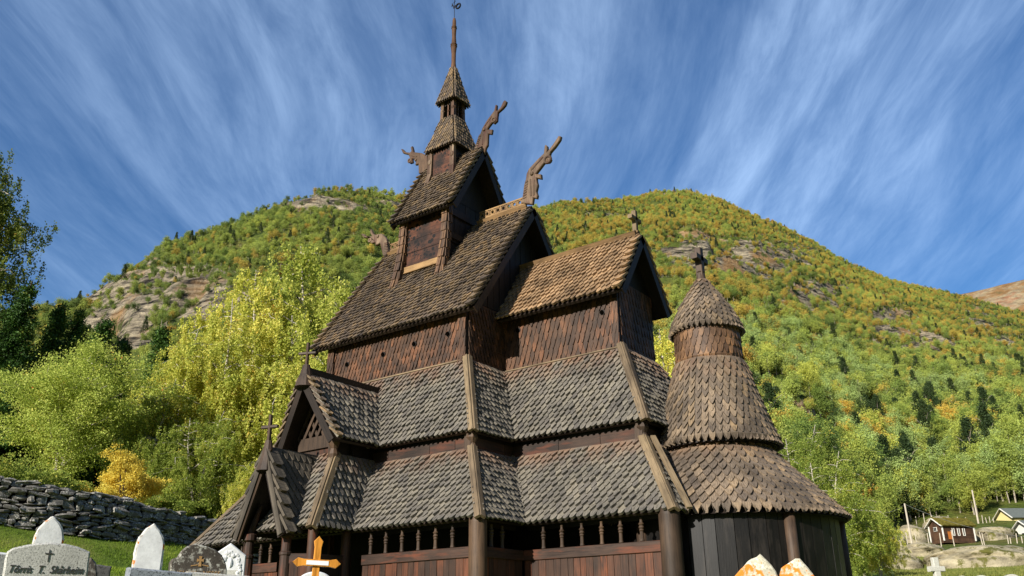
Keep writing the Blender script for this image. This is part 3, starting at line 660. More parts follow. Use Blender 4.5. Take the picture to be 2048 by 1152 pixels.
def ring_planks(r, z0, z1, a0, a1, w):
    a = a0
    while a < a1:
        ww = w*random.uniform(.75, 1.2); am = a+ww/2/r; c = np.array([XA+r*math.cos(am), r*math.sin(am), 0]); t = np.array([-math.sin(am), math.cos(am), 0])
        mb.beam(c+[0, 0, z0], c+[0, 0, z1], ww-.015, .09, np.cross(t, (0, 0, 1))*-1+t*random.uniform(-.03, .03)); a += ww/r
ring_planks(3.7, GZ-.6, 5.4, -2.3, 2.3, .5)
apse_wall = part(mb, 'apse_wall', M_APW)
for am in (-1.95, -.62, .4):
    mb = MB(); mb.lathe([(.2, GZ-.6), (.19, 5.3)], (XA+3.76*math.cos(am), 3.76*math.sin(am)), 12); part(mb, 'wall_post', M_POST, apse_wall, smooth=True)
mb = MB(); mb.lathe([(1.6, 7.3), (1.75, 7.3), (1.75, 7.9), (1.6, 7.9)], (XA, 0), 32); part(mb, 'turret_wall', M_RAIL)
mb = MB(); v0 = np.array((xc2+.05, -yc1+.02, ZL1-.05)); v1 = np.array((xg2+.18, -yg1+.16, ZL0-.1)); mb.beam(v0+np.array((.28, .1, .18)), v1+np.array((.28, .1, .16)), .18, .08, (.5, -.5, .7)); part(mb, 'valley_board', M_HIP, gallery_roof)
# --- south porch
XP = -.52; PH, PZE, PZR, PYF, PYT, PYB, PYC = 1.57, 8.36, 11.0, -7.9, -8.25, -5.62, -4.1
mb = MB()
roof_plane(mb, (XP+PH, PYF, PZE), (XP+PH, PYB, PZE), (XP, PYC, PZR), (XP, PYT, PZR), .3, .255, 0, 1, .12, thick=.095, taper=1.15)
mb.slab([(XP-PH, PYB, PZE), (XP-PH, PYF, PZE), (XP, PYT, PZR), (XP, PYC, PZR)], .12, 1)
porch_roof = part(mb, 'porch_roof', [M_GREY, M_DARKX])
mb = MB()
for s in (-1, 1):
    N = nrm((s*(PZR-PZE), 0, PH)); verge(mb, (XP+s*PH, PYF+.08, PZE), (XP, PYT+.08, PZR), (0, -1, 0), N, .33, .3, .06)
part(mb, 'verge_trim', [M_BROWN, M_DARKX], porch_roof)
mb = MB(); mb.beam((XP, PYT+.1, PZR+.16), (XP, PYC, PZR+.14), .34, .22, (0, 0, 1), 0); part(mb, 'ridge_board', M_DARKX, porch_roof)
cross(porch_roof, (XP, PYT+.1, PZR+.05), 1.25, .36, .115, (0.9, .4, 0), M_POST, base=[(.42, -.55), (.25, -.05), (.14, .35)])
mb = MB(); yw = -7.3
mb.box((XP-1.0, yw-.12, 8.22), (XP+1.0, yw+.05, 8.7), 1); planksz = [(7.6, 8.2)]
mb.box((XP-1.0, yw-.03, 7.5), (XP+1.0, yw+.05, 8.21), 0)
mb.slab([(XP+1.0, yw, 7.5), (XP+1.0, -5, 7.5), (XP+1.0, -5, 9.3), (XP+1.0, yw, 9.3)], .1, 2); mb.slab([(XP-1.0, -5, 7.5), (XP-1.0, yw, 7.5), (XP-1.0, yw, 9.3), (XP-1.0, -5, 9.3)], .1, 2)
mb.slab([(XP-1.2, -6.6, 8), (XP+1.2, -6.6, 8), (XP+.05, -6.6, 10.8), (XP-.05, -6.6, 10.8)], .1, 2)
porch_wall = part(mb, 'porch_wall', [M_RAIL, M_POST, M_DARK])
mb = MB()
for s in (-1, 1):
    for q in range(-3, 4):
        x0 = XP+q*.36; pts = []
        for z in np.linspace(8.68, 10.7, 30):
            x = x0+s*(z-8.68)*.55
            if abs(x-XP) < (PZR-.2-z)/(PZR-PZE)*PH-.12: pts.append((x, z))
        if len(pts) > 3: mb.beam((pts[0][0], yw-.05-.03*s, pts[0][1]), (pts[-1][0], yw-.05-.03*s, pts[-1][1]), .06, .12, (1, 0, 0))
part(mb, 'gable_lattice', M_POST, porch_wall)
mb = MB(); mb.beam((XP+.98, yw-.1, 7.75), (XP+.98, yw-.1, 8.9), .26, .26, (0, 1, 0)); mb.lathe([(.12, 7.6), (.2, 7.9), (.13, 8.1), (.22, 8.35), (.12, 8.6)], (XP+1.05, yw-.12), 8); part(mb, 'corner_post', M_POST, porch_wall)
SX1, SY1, SX0, SY0 = .95, -7.22, 1.97, -9.0; SZ1, SZ0 = 7.9, 5.07
mb = MB(); sk = dict(thick=.1, drop=.08)
roof_plane(mb, (XP-SX0, SY0, SZ0), (XP+SX0, SY0, SZ0), (XP+SX1, SY1, SZ1), (XP-SX1, SY1, SZ1), .27, .25, **sk)
roof_plane(mb, (XP+SX0, SY0, SZ0), (XP+SX0, -7.05, SZ0), (XP+SX1, -5.2, SZ1), (XP+SX1, SY1, SZ1), .33, .26, taper=1.15, **sk)
roof_plane(mb, (XP-SX0, -7.05, SZ0), (XP-SX0, SY0, SZ0), (XP-SX1, SY1, SZ1), (XP-SX1, -5.2, SZ1), .33, .26, **sk)
skirt = part(mb, 'porch_skirt_roof', [M_GREY, M_DARKX])
NSs = nrm((0, -(SZ1-SZ0), SY1-SY0)); NEs = nrm((SZ1-SZ0, 0, SX0-SX1)); NWs = NEs*np.array((-1, 1, 1))
hip(skirt, (XP+SX1, SY1, SZ1), (XP+SX0, SY0, SZ0), NSs, NEs, (-1, 0, 0), (0, 1, 0), .23); hip(skirt, (XP-SX1, SY1, SZ1), (XP-SX0, SY0, SZ0), NSs, NWs, (1, 0, 0), (0, 1, 0), .23)
FH, FZE, FZR, FY, FYB = 1.33, 4.87, 7.95, -9.62, -7.2
mb = MB(); fe = -8.95
for s in (1, -1):
    q = [(XP+s*FH, FY, FZE), (XP+s*FH, fe, FZE), (XP, FYB, FZR), (XP, FY, FZR)]
    if s < 0: q = [q[1], q[0], q[3], q[2]]
    roof_plane(mb, *q, .33, .28, 0, 1, .1, thick=.05)
M_PORCH = shingle_mat('shingle_porch', [(0, '454039'), (.5, '575148'), (1, '675e50')], blot=.4)
front_roof = part(mb, 'front_gable_roof', [M_PORCH, M_DARKX])
mb = MB()
for s in (-1, 1):
    N = nrm((s*(FZR-FZE), 0, FH)); verge(mb, (XP+s*FH, FY+.1, FZE-.05), (XP, FY+.1, FZR), (0, -1, 0), N, .52, .42, .09)
    mb.beam((XP+s*(FH-.1), FY-.1, FZE-.05), (XP, FY-.1, FZR-.1), .1, .22, N)
part(mb, 'verge_trim', [M_PORCH, M_DARKX], front_roof)
cross(front_roof, (XP, FY+.0, FZR-.1), 1.3, .34, .125, (.95, .3, 0), M_POST, base=[(.36, -.75), (.22, -.2), (.13, .35)])
for s in (-1, 1):
    mb = MB(); x = XP+s*1.02; y = FY+.35
    mb.lathe([(.2, GZ-.4), (.19, 4.15), (.22, 4.18), (.22, 4.26), (.17, 4.3), (.16, 4.72), (.25, 4.78), (.25, 4.98), (.15, 5.05)], (x, y), 12)
    mb.tube([(x, y, 4.95), (x-s*.15, y+.02, 5.4), (x-s*.42, y+.05, 6.0)], [.14, .12, .05], 8)
    part(mb, 'porch_column', M_RAIL, front_roof)
for x, y in ((XP+SX0-.22, SY0+.25), (XP-SX0+.22, SY0+.25), (XP+SX0-.22, -7.2)): column(x, y, .17, 5.2, skirt, M_RAIL)
pw = None
for a, b, m_ in (((XP+1.2, FY+.4), (XP+SX0-.3, SY0+.25), M_WALL), ((XP-SX0+.3, SY0+.25), (XP-1.2, FY+.4), M_WALL), ((XP+SX0-.22, SY0+.4), (XP+SX0-.22, -7.3), M_DARK)):
    mb = MB(); planks(mb, a, b, GZ-.4, RZ-.1); o_ = part(mb, 'porch_parapet', m_, skirt if pw is None else skirt); pw = pw or o_
mb = MB(); mb.box((XP-1.0, -5.6, GZ-.3), (XP-.85, -5.4, 6)); mb.box((XP+.2, -6.2, GZ-.2), (XP+.9, -6.1, 4.3)); part(mb, 'doorway', M_WALL, aisle_wall)
for a, b in (((XP+1.1, FY+.35), (XP+SX0-.28, SY0+.2)), ((XP-SX0+.28, SY0+.2), (XP-1.1, FY+.35)), ((XP+SX0-.22, SY0+.4), (XP+SX0-.22, -7.3))):
    mb = MB(); mb.beam((*a, RZ), (*b, RZ), .12, .34, ch=.015); part(mb, 'rail', M_RAIL, pw)
# ------------------------------------------------------------------ terrain
SIL = [(-400, 700), (-200, 660), (0, 640), (100, 622), (200, 592), (270, 528), (330, 492), (420, 466), (480, 442), (560, 412), (630, 388), (700, 381), (800, 388), (860, 398), (940, 412), (1010, 420), (1085, 420), (1130, 405), (1200, 405), (1260, 400), (1310, 387), (1380, 386), (1440, 401), (1500, 430), (1560, 453), (1620, 483), (1700, 530), (1780, 562), (1860, 580), (1940, 600), (2048, 629), (2250, 690), (2500, 760)]
_s = sorted([azel(*q) for q in SIL]); S_AZ = np.array([-180, -60]+[a for a, e in _s]+[115, 180]); S_EL = np.array([16.5, 17]+[e for a, e in _s]+[17.5, 16.5])  # end values: unseen valley sides added behind the camera to block low sky
CR = [(-180, 800), (-60, 1000), (-30, 1150), (0, 1100), (10, 1000), (25, 800), (35, 640), (46, 500), (60, 430), (75, 380), (100, 380), (130, 700), (180, 800)]
N_AZ = [-180, -30, 0, 13, 19, 42, 50, 54, 58, 66, 90, 110, 180]
N_D = [0, 8, 14, 20, 31, 45, 70, 100, 150, 200, 250]
_R = [0, .8, 1.3, 1.8, 2.6, 3.6, 5.0, 6.9, 13.7, 21.5, 30]; _M = [0, .9, 1.5, 2.0, 2.0, 2.3, 4.5, 9, 22, 38, 58]
_L5 = [0, 1.0, 1.7, 2.3, 3.2, 5.6, 10, 20, 40, 61, 84]; _L6 = [0, 1.1, 1.9, 2.8, 3.9, 6.2, 11, 19, 35, 53, 74]; _L7 = [0, 1.1, 1.9, 2.9, 4.5, 7.2, 12, 18, 30, 46, 66]
_B = [0, .2, .2, .2, .2, .2, .5, 1, 3, 8, 14]
N_Z = np.array([_B, _R, _R, _R, _M, _M, _M, _L5, _L6, _L7, _L7, _B, _B], float)
def smooth(x): x = np.clip(x, 0, 1); return x*x*(3-2*x)
CRAGS = [(400, 600, 190, 60, 1), (240, 600, 100, 50, .9), (250, 665, 90, 34, 1), (620, 405, 120, 24, .9), (800, 408, 60, 24, .6), (330, 545, 90, 30, .5), (520, 500, 110, 18, .35), (1500, 525, 130, 40, 1), (1600, 600, 80, 34, .8), (1380, 505, 70, 36, .9), (1790, 660, 70, 40, .9), (1850, 690, 60, 30, .9), (1960, 640, 80, 50, .6), (1650, 585, 60, 20, .7), (1620, 862, 50, 44, 1), (1560, 800, 70, 34, .5), (1880, 935, 60, 18, .8), (2020, 690, 50, 40, .7), (1220, 430, 100, 14, .4), (1720, 880, 60, 20, .5)]
_C = [(azel(x, y), (azel(x+a, y)[0]-azel(x-a, y)[0])/-2, (azel(x, y-b)[1]-azel(x, y+b)[1])/2, s) for x, y, a, b, s in CRAGS]
def crag(az, el):
    m = np.zeros_like(np.asarray(az, float))
    for (ca, ce), ra, re, s in _C:
        m = np.maximum(m, s*np.exp(-((az-ca)/ra)**2-((el-ce)/re)**2))
    return m
def near_z(az, d):
    az = np.asarray(az, float); d = np.asarray(d, float)
    z = np.stack([np.interp(d, N_D, r) for r in N_Z])             # (k, ...)
    i = np.clip(np.searchsorted(N_AZ, az)-1, 0, len(N_AZ)-2); A = np.array(N_AZ, float); t = smooth((az-A[i])/(A[i+1]-A[i]))
    a = np.take_along_axis(z, i[None], 0)[0]; b = np.take_along_axis(z, (i+1)[None], 0)[0]
    return a*(1-t)+b*t
def terrain(az, d, rough=True):
    az, d = np.broadcast_arrays(np.asarray(az, float), np.asarray(d, float))
    z = near_z(az, np.minimum(d, 250))
    dc = np.interp(az, [c[0] for c in CR], [c[1] for c in CR]); elc = np.interp(az, S_AZ, S_EL)
    zc = 1.6+dc*np.tan(np.radians(elc)); d1 = 200.0; z1 = near_z(az, np.full_like(d, d1))
    t = (d-d1)/(dc-d1); far = z1+(zc-z1)*np.where(t > 0, np.clip(t, 0, 1)**1.08, t*0)
    over = np.clip(d-dc, 0, None); far = far-over*.12-np.clip(over-60, 0, None)*.2
    z = np.where(d > d1, far, z)
    # level ground round the church
    x, y = polar(az, d); bx = np.maximum(np.maximum(-6.6-x, x-12.2), 0); by = np.maximum(np.maximum(-7.3-y, y-6), 0); r = np.hypot(bx, by)
    z = np.where(d < 60, np.minimum(z, 2.0+np.clip(r-.8, 0, None)*.45), z)
    if rough:
        el = np.degrees(np.arctan2(z-1.6, np.maximum(d, 1))); k = crag(az, el)*smooth((d-80)/60)
        a = smooth((d-110)/200)*(1-.9*smooth((d-dc+120)/120))
        z = z+a*(fbm(x/60, y/60, 4, 3)*9+fbm(x/17, y/17, 3, 9)*1.6)
        st = 26.0+0*z; q = z/st+fbm(x/45, y/45, 2, 21)*.8; fr = q-np.floor(q); ter = (np.floor(q)+smooth((fr-.4)/.2))*st-q*st
        z = z+k*(ter*.85+np.abs(fbm(x/13, y/13, 4, 30))*9)*(1-.6*smooth((d-dc+50)/50))
        z = z+.05*fbm(x/2.3, y/2.3, 3, 5)*smooth((d-5)/10)
    return z
def polar_mesh(name, azs, ds, mats, seam=False):
    A, D = np.meshgrid(azs, ds, indexing='ij'); Z = terrain(A, D); X, Y = polar(A, D); na, nd = A.shape
    V = np.stack([X, Y, Z], -1).reshape(-1, 3)
    i = np.arange(na if seam else na-1)[:, None]; j = np.arange(nd-1)[None]; i2 = (i+1) % na
    q = np.stack([i*nd+j, i*nd+j+1, i2*nd+j+1, i2*nd+j], -1).reshape(-1, 4)
    me = bpy.data.meshes.new(name); me.vertices.add(len(V)); me.vertices.foreach_set('co', V.astype(np.float32).ravel())
    me.loops.add(q.size); me.loops.foreach_set('vertex_index', q.astype(np.int32).ravel()); me.polygons.add(len(q))
    me.polygons.foreach_set('loop_start', np.arange(0, q.size, 4, dtype=np.int32)); me.polygons.foreach_set('loop_total', np.full(len(q), 4, dtype=np.int32))
    el = np.degrees(np.arctan2(Z-1.6, np.maximum(D, 1))); r = (crag(A, el)*smooth((D-80)/40)).ravel()
    a = me.attributes.new('rock', 'FLOAT', 'POINT'); a.data.foreach_set('value', r.astype(np.float32))
    me.polygons.foreach_set('use_smooth', np.ones(len(q), bool)); me.update(calc_edges=True); me.materials.append(mats)
    o = bpy.data.objects.new(name, me); COL.objects.link(o); tag(o, kind='structure'); return o
def ground_mat():
    t = NT('meadow', .9, .15); o = t.obj()
    c = t.ramp(t.noise(o, .35, 4), [(.3, '3f5a1a'), (.5, '66752e'), (.68, '8a874a')])
    c = t.mix(c, t.ramp(t.noise(o, 9, 4, .7), [(.3, (.6, .62, .5)), (.7, (1.25, 1.25, 1.1))]), 1, 'MULTIPLY')
    far = t.n('ShaderNodeSeparateXYZ'); t.l(o, far.inputs[0])
    k = t.math('MULTIPLY', t.rng(t.noise(o, .16, 5, .65), .5, .62), t.rng(far.outputs[1], 45, 70))
    c = t.mix(c, t.ramp(t.noise(o, .8, 5, .7), [(.3, '4d4a30'), (.5, '7d7350'), (.7, '928a70')]), k)
    t.color(c).bump(t.noise(o, 14, 4, .7), .5, .05); return t.m
def hill_mat():
    t = NT('hillside_ground', .9, .15); o = t.obj(); g = t.n('ShaderNodeNewGeometry'); s = t.n('ShaderNodeSeparateXYZ'); t.l(g.outputs['Normal'], s.inputs[0])
    c = t.ramp(t.noise(o, .05, 5, .65), [(.3, '3f4f1e'), (.48, '5f6b2c'), (.64, '736f38'), (.78, '86703f')])
    c = t.mix(c, t.ramp(t.noise(o, .5, 4, .7), [(.3, (.55, .55, .5)), (.7, (1.2, 1.2, 1.1))]), 1, 'MULTIPLY')
    st = t.noise(t.mapping(o, (.09, .09, .5), (.25, .1, 0)), 1, 6, .68, .8)
    rk = t.ramp(st, [(.36, '191715'), (.43, '4d473d'), (.53, '8f836e'), (.68, 'bcad90')])
    rk = t.mix(rk, lin('a37d50'), t.rng(t.noise(o, .04, 4), .52, .66, 0, .8))
    rk = t.mix(rk, lin('4b5124'), t.rng(t.noise(o, .12, 4, .7), .55, .62))
    k = t.math('ADD', t.attr('rock'), t.math('MULTIPLY', t.math('SUBTRACT', t.noise(o, .07, 5, .7), .5), 1.2))
    k = t.math('ADD', k, t.rng(s.outputs[2], .75, .5, 0, .4))
    c = t.mix(c, rk, t.rng(k, .5, .62)); t.color(c)
    t.bump(t.math('ADD', st, t.noise(o, .5, 5, .7)), 1.0, 2.5); return t.m
ground = polar_mesh('ground', np.concatenate([np.arange(-180, -20, 4), np.arange(-20, 100, 1.0), np.arange(100, 180, 4)]), np.concatenate([[.3], np.arange(2, 60, 1.2), np.arange(60, 121, 3)]), ground_mat(), True)
HD = np.concatenate([np.arange(118, 700, 3.2), np.arange(700, 1500, 9)])
hillside = polar_mesh('hillside', np.concatenate([np.arange(-180, -30, 3), np.arange(-30, 95, .22), np.arange(95, 180, 3)]), HD, hill_mat(), True)  # ring behind the camera is unseen, added to cut low sky light
# distant bare mountain on the skyline
FM = [(1700, 640), (1850, 600), (1920, 586), (1960, 576), (2000, 567), (2048, 556), (2150, 530), (2300, 545), (2500, 600)]
fa = sorted([azel(*q) for q in FM]); mb = MB(); azs = np.arange(fa[0][0], fa[-1][0], .15); ds = np.arange(1900, 3300, 28.)
A, D = np.meshgrid(azs, ds, indexing='ij'); tt = (D-1900)/1000; zc = 1.6+2900*np.tan(np.radians(np.interp(azs, [q[0] for q in fa], [q[1] for q in fa])))[:, None]
X, Y = polar(A, D); Z = np.where(tt < 1, 250+(zc-250)*np.clip(tt, 0, 1), zc-(D-2900)*.5)+fbm(X/160, Y/160, 5, 40)*46*np.clip(1.15-tt, .12, 1)
na, nd = A.shape; V = np.stack([X, Y, Z], -1).reshape(-1, 3); i = np.arange(na-1)[:, None]; j = np.arange(nd-1)[None]
mb.add(V, np.stack([i*nd+j, i*nd+j+1, (i+1)*nd+j+1, (i+1)*nd+j], -1).reshape(-1, 4).tolist(), 0, .5)
t = NT('bare_mountain', .95, .1); o_ = t.obj(); c = t.ramp(t.noise(o_, .011, 6, .65), [(.3, '5c5a3c'), (.45, '84633f'), (.58, '94866a'), (.7, '8d5f44')]); t.color(t.mix(c, t.ramp(t.noise(o_, .06, 5, .7), [(.3, (.6,)*3), (.7, (1.2,)*3)]), 1, 'MULTIPLY')).bump(t.noise(o_, .03, 6, .7), 1, 14)
mt = mb.build('mountain', t.m, smooth=True); tag(mt, kind='structure')

# ------------------------------------------------------------------ trees
L_BIRCH = leaf_mat('birch_leaves', [(0, '7f9038'), (.3, 'b0b64e'), (.62, 'd8d468'), (.86, 'ece27c'), (.94, 'e6c25c'), (1, 'd48a46')])
L_BIRCHG = leaf_mat('birch_leaves_green', [(0, '586a28'), (.5, '8a9c46'), (.85, 'b4ba5c'), (.95, 'd0c45c'), (1, 'd0904a')])
L_ROWAN = leaf_mat('rowan_leaves', [(0, '849440'), (.4, 'bcc65a'), (.82, 'e0e078'), (.93, 'eedb6c'), (1, 'e0743c')])
L_GOLD = leaf_mat('golden_leaves', [(0, 'bba03a'), (.4, 'dcc552'), (.85, 'ecdc70'), (1, 'b8bc54')])
L_SPRUCE = leaf_mat('spruce_needles', [(0, '1d3312'), (.5, '355320'), (.9, '55732c'), (1, '848434')], .15)
B_WHITE = NT('birch_bark', .8, .2); o_ = B_WHITE.obj(); B_WHITE.color(B_WHITE.ramp(B_WHITE.noise(B_WHITE.mapping(o_, (3, 3, 14)), 1, 4, .6), [(.36, '2b2520'), (.44, '9b9284'), (.7, 'cfc6b6')])); B_WHITE = B_WHITE.m
B_BROWN = plain('brown_bark', '4a3c30', .9, .1, 0, .5, 8)
def leaf_quads(P, size, droop=0.0, rg=rng, tri=False):
    n = len(P); s = size*rg.uniform(.6, 1.3, n)[:, None]
    N = rg.normal(size=(n, 3)); N[:, 2] += .35; N /= np.linalg.norm(N, axis=1)[:, None]
    R = rg.normal(size=(n, 3)); U = np.cross(N, R); U /= np.linalg.norm(U, axis=1)[:, None]; W = np.cross(N, U)
    if droop: W = W*(1-droop)+np.array([0, 0, -droop]); W /= np.linalg.norm(W, axis=1)[:, None]
    return np.stack([P-W*s*.6, P+U*s*.42, P+W*s*.6, P-U*s*.42], 1)
def make_tree(H, R, n_limb, n_leaf, size, kind, seed, bark, leaves, base=.18, lean=0.0, trunks=1):
    """Trunk with limbs, and a crown of leaf-sized faces on hanging or spreading twigs."""
    rg = np.random.default_rng(seed); rnd_ = random.Random(seed); mb = MB(); P = []; tips = []
    for tk in range(trunks):
        a0 = rg.uniform(0, 6.28); ln = lean if trunks == 1 else .14; Ht = H*(1 if tk == 0 else rg.uniform(.75, .95))
        path = [np.array([ln*Ht*t**1.3*math.cos(a0)+.03*Ht*math.sin(4*t+seed)*t, ln*Ht*t**1.3*math.sin(a0)+.03*Ht*math.cos(5*t+seed)*t, Ht*t]) for t in np.linspace(0, .97, 9)]
        path[0][2] -= .4; r0 = H*.0125
        mb.tube(path, [r0*(1-.93*t)+.012 for t in np.linspace(0, 1, 9)], 8)
        for k in range(n_limb//trunks):
            t = base+(0.95-base)*((k+rg.uniform(0, .8))/(n_limb//trunks)); q = np.array([np.interp(t, np.linspace(0, .97, 9), [p[c] for p in path]) for c in range(3)])
            f = (t-base)/(1-base); prof = (math.sin(PI*min(1, .12+f*.95)))**.7 if kind != 'cone' else (1-f)**.9+.05
            Lb = R*max(.18 if kind != 'cone' else .05, prof)*rg.uniform(.75, 1.15); a = k*2.4+rg.uniform(-.5, .5); up = rg.uniform(.35, .9)*(1-f*.2)
            if kind == 'cone': up = rg.uniform(-.15, .1)
            d = np.array([math.cos(a), math.sin(a), up]); pts = [q]; m = 5
            for i in range(1, m+1):
                s = i/m; arch = (-.55*s*s if kind == 'weep' else -.2*s*s if kind != 'cone' else -.25*s+.12*s*s)
                pts.append(q+np.array([d[0]*Lb*s, d[1]*Lb*s, up*Lb*s*.9+arch*Lb])+rg.normal(size=3)*.03*Lb)
            mb.tube(pts, [r0*.42*(1-t*.6)*(1-.9*i/m)+.006 for i in range(m+1)], 5, cap=False)
            tips.append((pts, Lb))
    tot = sum(l for _, l in tips)
    for pts, Lb in tips:
        n = int(n_leaf*Lb/tot); A = np.array(pts); ns = max(3, n//(64 if kind == 'weep' else 60 if kind == 'round' else 24))
        s = rg.uniform(.25 if kind != 'cone' else .05, 1.05, ns)*5; i = np.clip(s.astype(int), 0, 4); fr = (s-i)[:, None]; S0 = A[i]*(1-fr)+A[i+1]*fr
        m = n//ns
        if kind == 'weep':
            ln = rg.uniform(.14, .55, ns)*R*.75; off = rg.normal(size=(ns, 3))*R*.1; off[:, 2] *= .6; dirs = rg.normal(size=(ns, 3))*.22
            u = rg.uniform(0, 1, (ns, m))
            Q = (S0+off)[:, None, :]+(dirs[:, None, :]*(ln[:, None]*u)[..., None]); Q[..., 2] -= ln[:, None]*u; Q += rg.normal(size=Q.shape)*.085
        elif kind == 'cone':
            u = rg.uniform(-1, 1, (ns, m)); side = np.cross((A[-1]-A[0]), (0, 0, 1)); side = side/(np.linalg.norm(side)+1e-9)
            w = Lb*.2; Q = S0[:, None, :]+side*(u*w)[..., None]+rg.normal(size=(ns, m, 3))*.05*R; Q[..., 2] -= np.abs(u)*.1*Lb+rg.uniform(0, .08, (ns, m))*R
        else:
            c = R*(.085 if kind == 'round' else .11); Q = (S0+rg.normal(size=(ns, 3))*R*.1)[:, None, :]+rg.normal(size=(ns, m, 3))*np.array([c, c, c*.45])
        P.append(Q.reshape(-1, 3))
    P = np.vstack(P); P = P[P[:, 2] > H*.04]
    # clump tone: neighbouring twigs share a hue
    tone = vnoise(P[:, 0]*1.1+seed*3, P[:, 2]*1.1+P[:, 1]*.7, 5); rv = np.clip(rg.uniform(0, 1, len(P))*.62+tone*.46-.04, 0, 1)
    me_l = quads_mesh('crown', leaf_quads(P, size, .35 if kind == 'weep' else .3 if kind == 'cone' else 0, rg), rv, leaves)
    tr = mb.build('trunk', bark); me_t = tr.data; bpy.data.objects.remove(tr)
    return me_t, me_l
def plant(name, meshes, loc, rz, sc, label, cat='tree', group=None, sz=None):
    r = thing(name, label, cat, loc, rz, group); r.scale = (sc, sc, sc*(sz or 1))
    link('trunk', meshes[0], r); link('crown', meshes[1], r); return r
T_B1 = make_tree(15, 4.6, 50, 68000, .115, 'weep', 1, B_WHITE, L_BIRCH); T_B2 = make_tree(15, 4.2, 46, 64000, .115, 'weep', 2, B_WHITE, L_BIRCH, lean=.06, trunks=2)
T_B3 = make_tree(15, 4.8, 50, 68000, .115, 'weep', 3, B_WHITE, L_BIRCHG, trunks=2); T_R = make_tree(11, 4.6, 40, 56000, .11, 'round', 4, B_WHITE, L_ROWAN, base=.22, trunks=2)
T_G = make_tree(4.2, 1.9, 26, 26000, .075, 'round', 5, B_BROWN, L_GOLD, base=.05, trunks=3); L_SHADE = leaf_mat('birch_leaves_shade', [(0, '37471a'), (.5, '5d6f30'), (.85, '848c42'), (.95, 'a89a48'), (1, 'a87a3c')])  # darker copy of the birch leaves, with the crown's shaded side put into the colour
T_D = make_tree(17, 3.6, 64, 90000, .105, 'weep', 12, B_WHITE, L_SHADE, base=.1)
T_S = make_tree(16, 3.1, 150, 60000, .13, 'cone', 6, B_BROWN, L_SPRUCE, base=.04)
T_S2 = make_tree(12, 2.8, 120, 46000, .13, 'cone', 7, B_BROWN, L_SPRUCE, base=.06); T_BUSH = make_tree(3, 1.9, 24, 16000, .09, 'round', 8, B_BROWN, L_BIRCHG, base=.03, trunks=3)
def stand(px, py_top, d, meshes, H, name, label, rz=None, wide=1.0, group=None, cat='tree'):
    """Stands a tree on the terrain at distance d in the direction px, as tall as py_top asks."""
    top = at(px, py_top, d); az = math.degrees(math.atan2(-(top[0]-CAM[0]), top[1]-CAM[1])); z = float(terrain(az, d)); h = max(2.0, top[2]-z); s = h/H
    r = plant(name, meshes, (top[0], top[1], z-.1), random.uniform(0, 6.28) if rz is None else rz, s*wide, label, cat, group, 1/wide); return r
GB, GS = 'big birches behind the churchyard wall', 'spruces at the edge of the wood'
stand(530, 520, 52, T_B1, 15, 'birch_tree', 'tall yellow-green birch with its rounded top clear of the bigger crowns, behind the porch', 1.0, .92, GB)
stand(625, 478, 58, T_B1, 15, 'birch_tree', 'tallest weeping birch, left of the lower edge of the big church roof', 2.2, .95, GB)
stand(715, 505, 62, T_B2, 15, 'birch_tree', 'yellow-green birch half hidden behind the slope of the big church roof', .3, 1.0, GB)
stand(455, 605, 50, T_B2, 15, 'birch_tree', 'weeping birch in front of the tall birches, left of the porch crosses', 4.1, 1.0, GB)
stand(385, 640, 50, T_B1, 15, 'birch_tree', 'bright birch between the rowan and the tall birches, below the crag', 5.2, .9, GB)
stand(590, 620, 49, T_B1, 15, 'birch_tree', 'leafy birch close behind the cross on the porch roof', 3.0, 1.05, GB)
stand(420, 800, 46, T_B3, 15, 'birch_tree', 'low dark green birch in shade just over the stone wall', 1.4, 1.25, GB)
stand(310, 745, 48, T_B3, 15, 'birch_tree', 'green birch directly behind the golden bush', .2, 1.0, GB)
stand(520, 915, 43, T_B1, 15, 'birch_tree', 'small birch with orange tinges beside the little porch cross', 2.0, 1.2, GB)
stand(680, 560, 55, T_B1, 15, 'birch_tree', 'birch whose crown shows just under the eave of the big church roof', 2.7, 1.0, GB)
stand(165, 690, 48, T_R, 11, 'rowan_tree', 'pale green rowan with white trunk and orange berries leaning over the stone wall', .6, 1.0)
stand(258, 890, 41.5, T_G, 4.2, 'golden_bush', 'golden yellow autumn bush beside the end of the stone wall', 0, .9, None, 'bush')
stand(-22, 268, 57, T_D, 17, 'birch_tree', 'very tall birch with hanging twigs entering at the left edge', 2.5, .95, GB)
stand(-15, 630, 55, T_D, 17, 'birch_tree', 'dark green birch in front of the tall spruce at the left edge', 3.5, 1.1, GB)
stand(62, 545, 54, T_S, 16, 'spruce_tree', 'tallest dark spruce, rising against the sky at the left', None, 1.1, GS)
stand(118, 590, 60, T_S2, 12, 'spruce_tree', 'slender dark spruce right of the tallest spruce, its tip against the sky', None, .9, GS)
stand(160, 598, 58, T_S, 16, 'spruce_tree', 'broad spruce behind the rowan top, below the left foot of the hill', None, 1.0, GS)
stand(205, 618, 64, T_S2, 12, 'spruce_tree', 'spruce between the broad spruce and the crag', None, 1.0, GS)
stand(255, 655, 60, T_S2, 12, 'spruce_tree', 'short spruce standing in front of the ochre rock face', None, .95, GS)
stand(330, 640, 75, T_S2, 12, 'spruce_tree', 'small dark spruce on the ledge under the grey crag', None, 1.1, GS)
stand(-10, 600, 57, T_S, 16, 'spruce_tree', 'dark spruce cut off by the left edge', None, 1.1, GS)
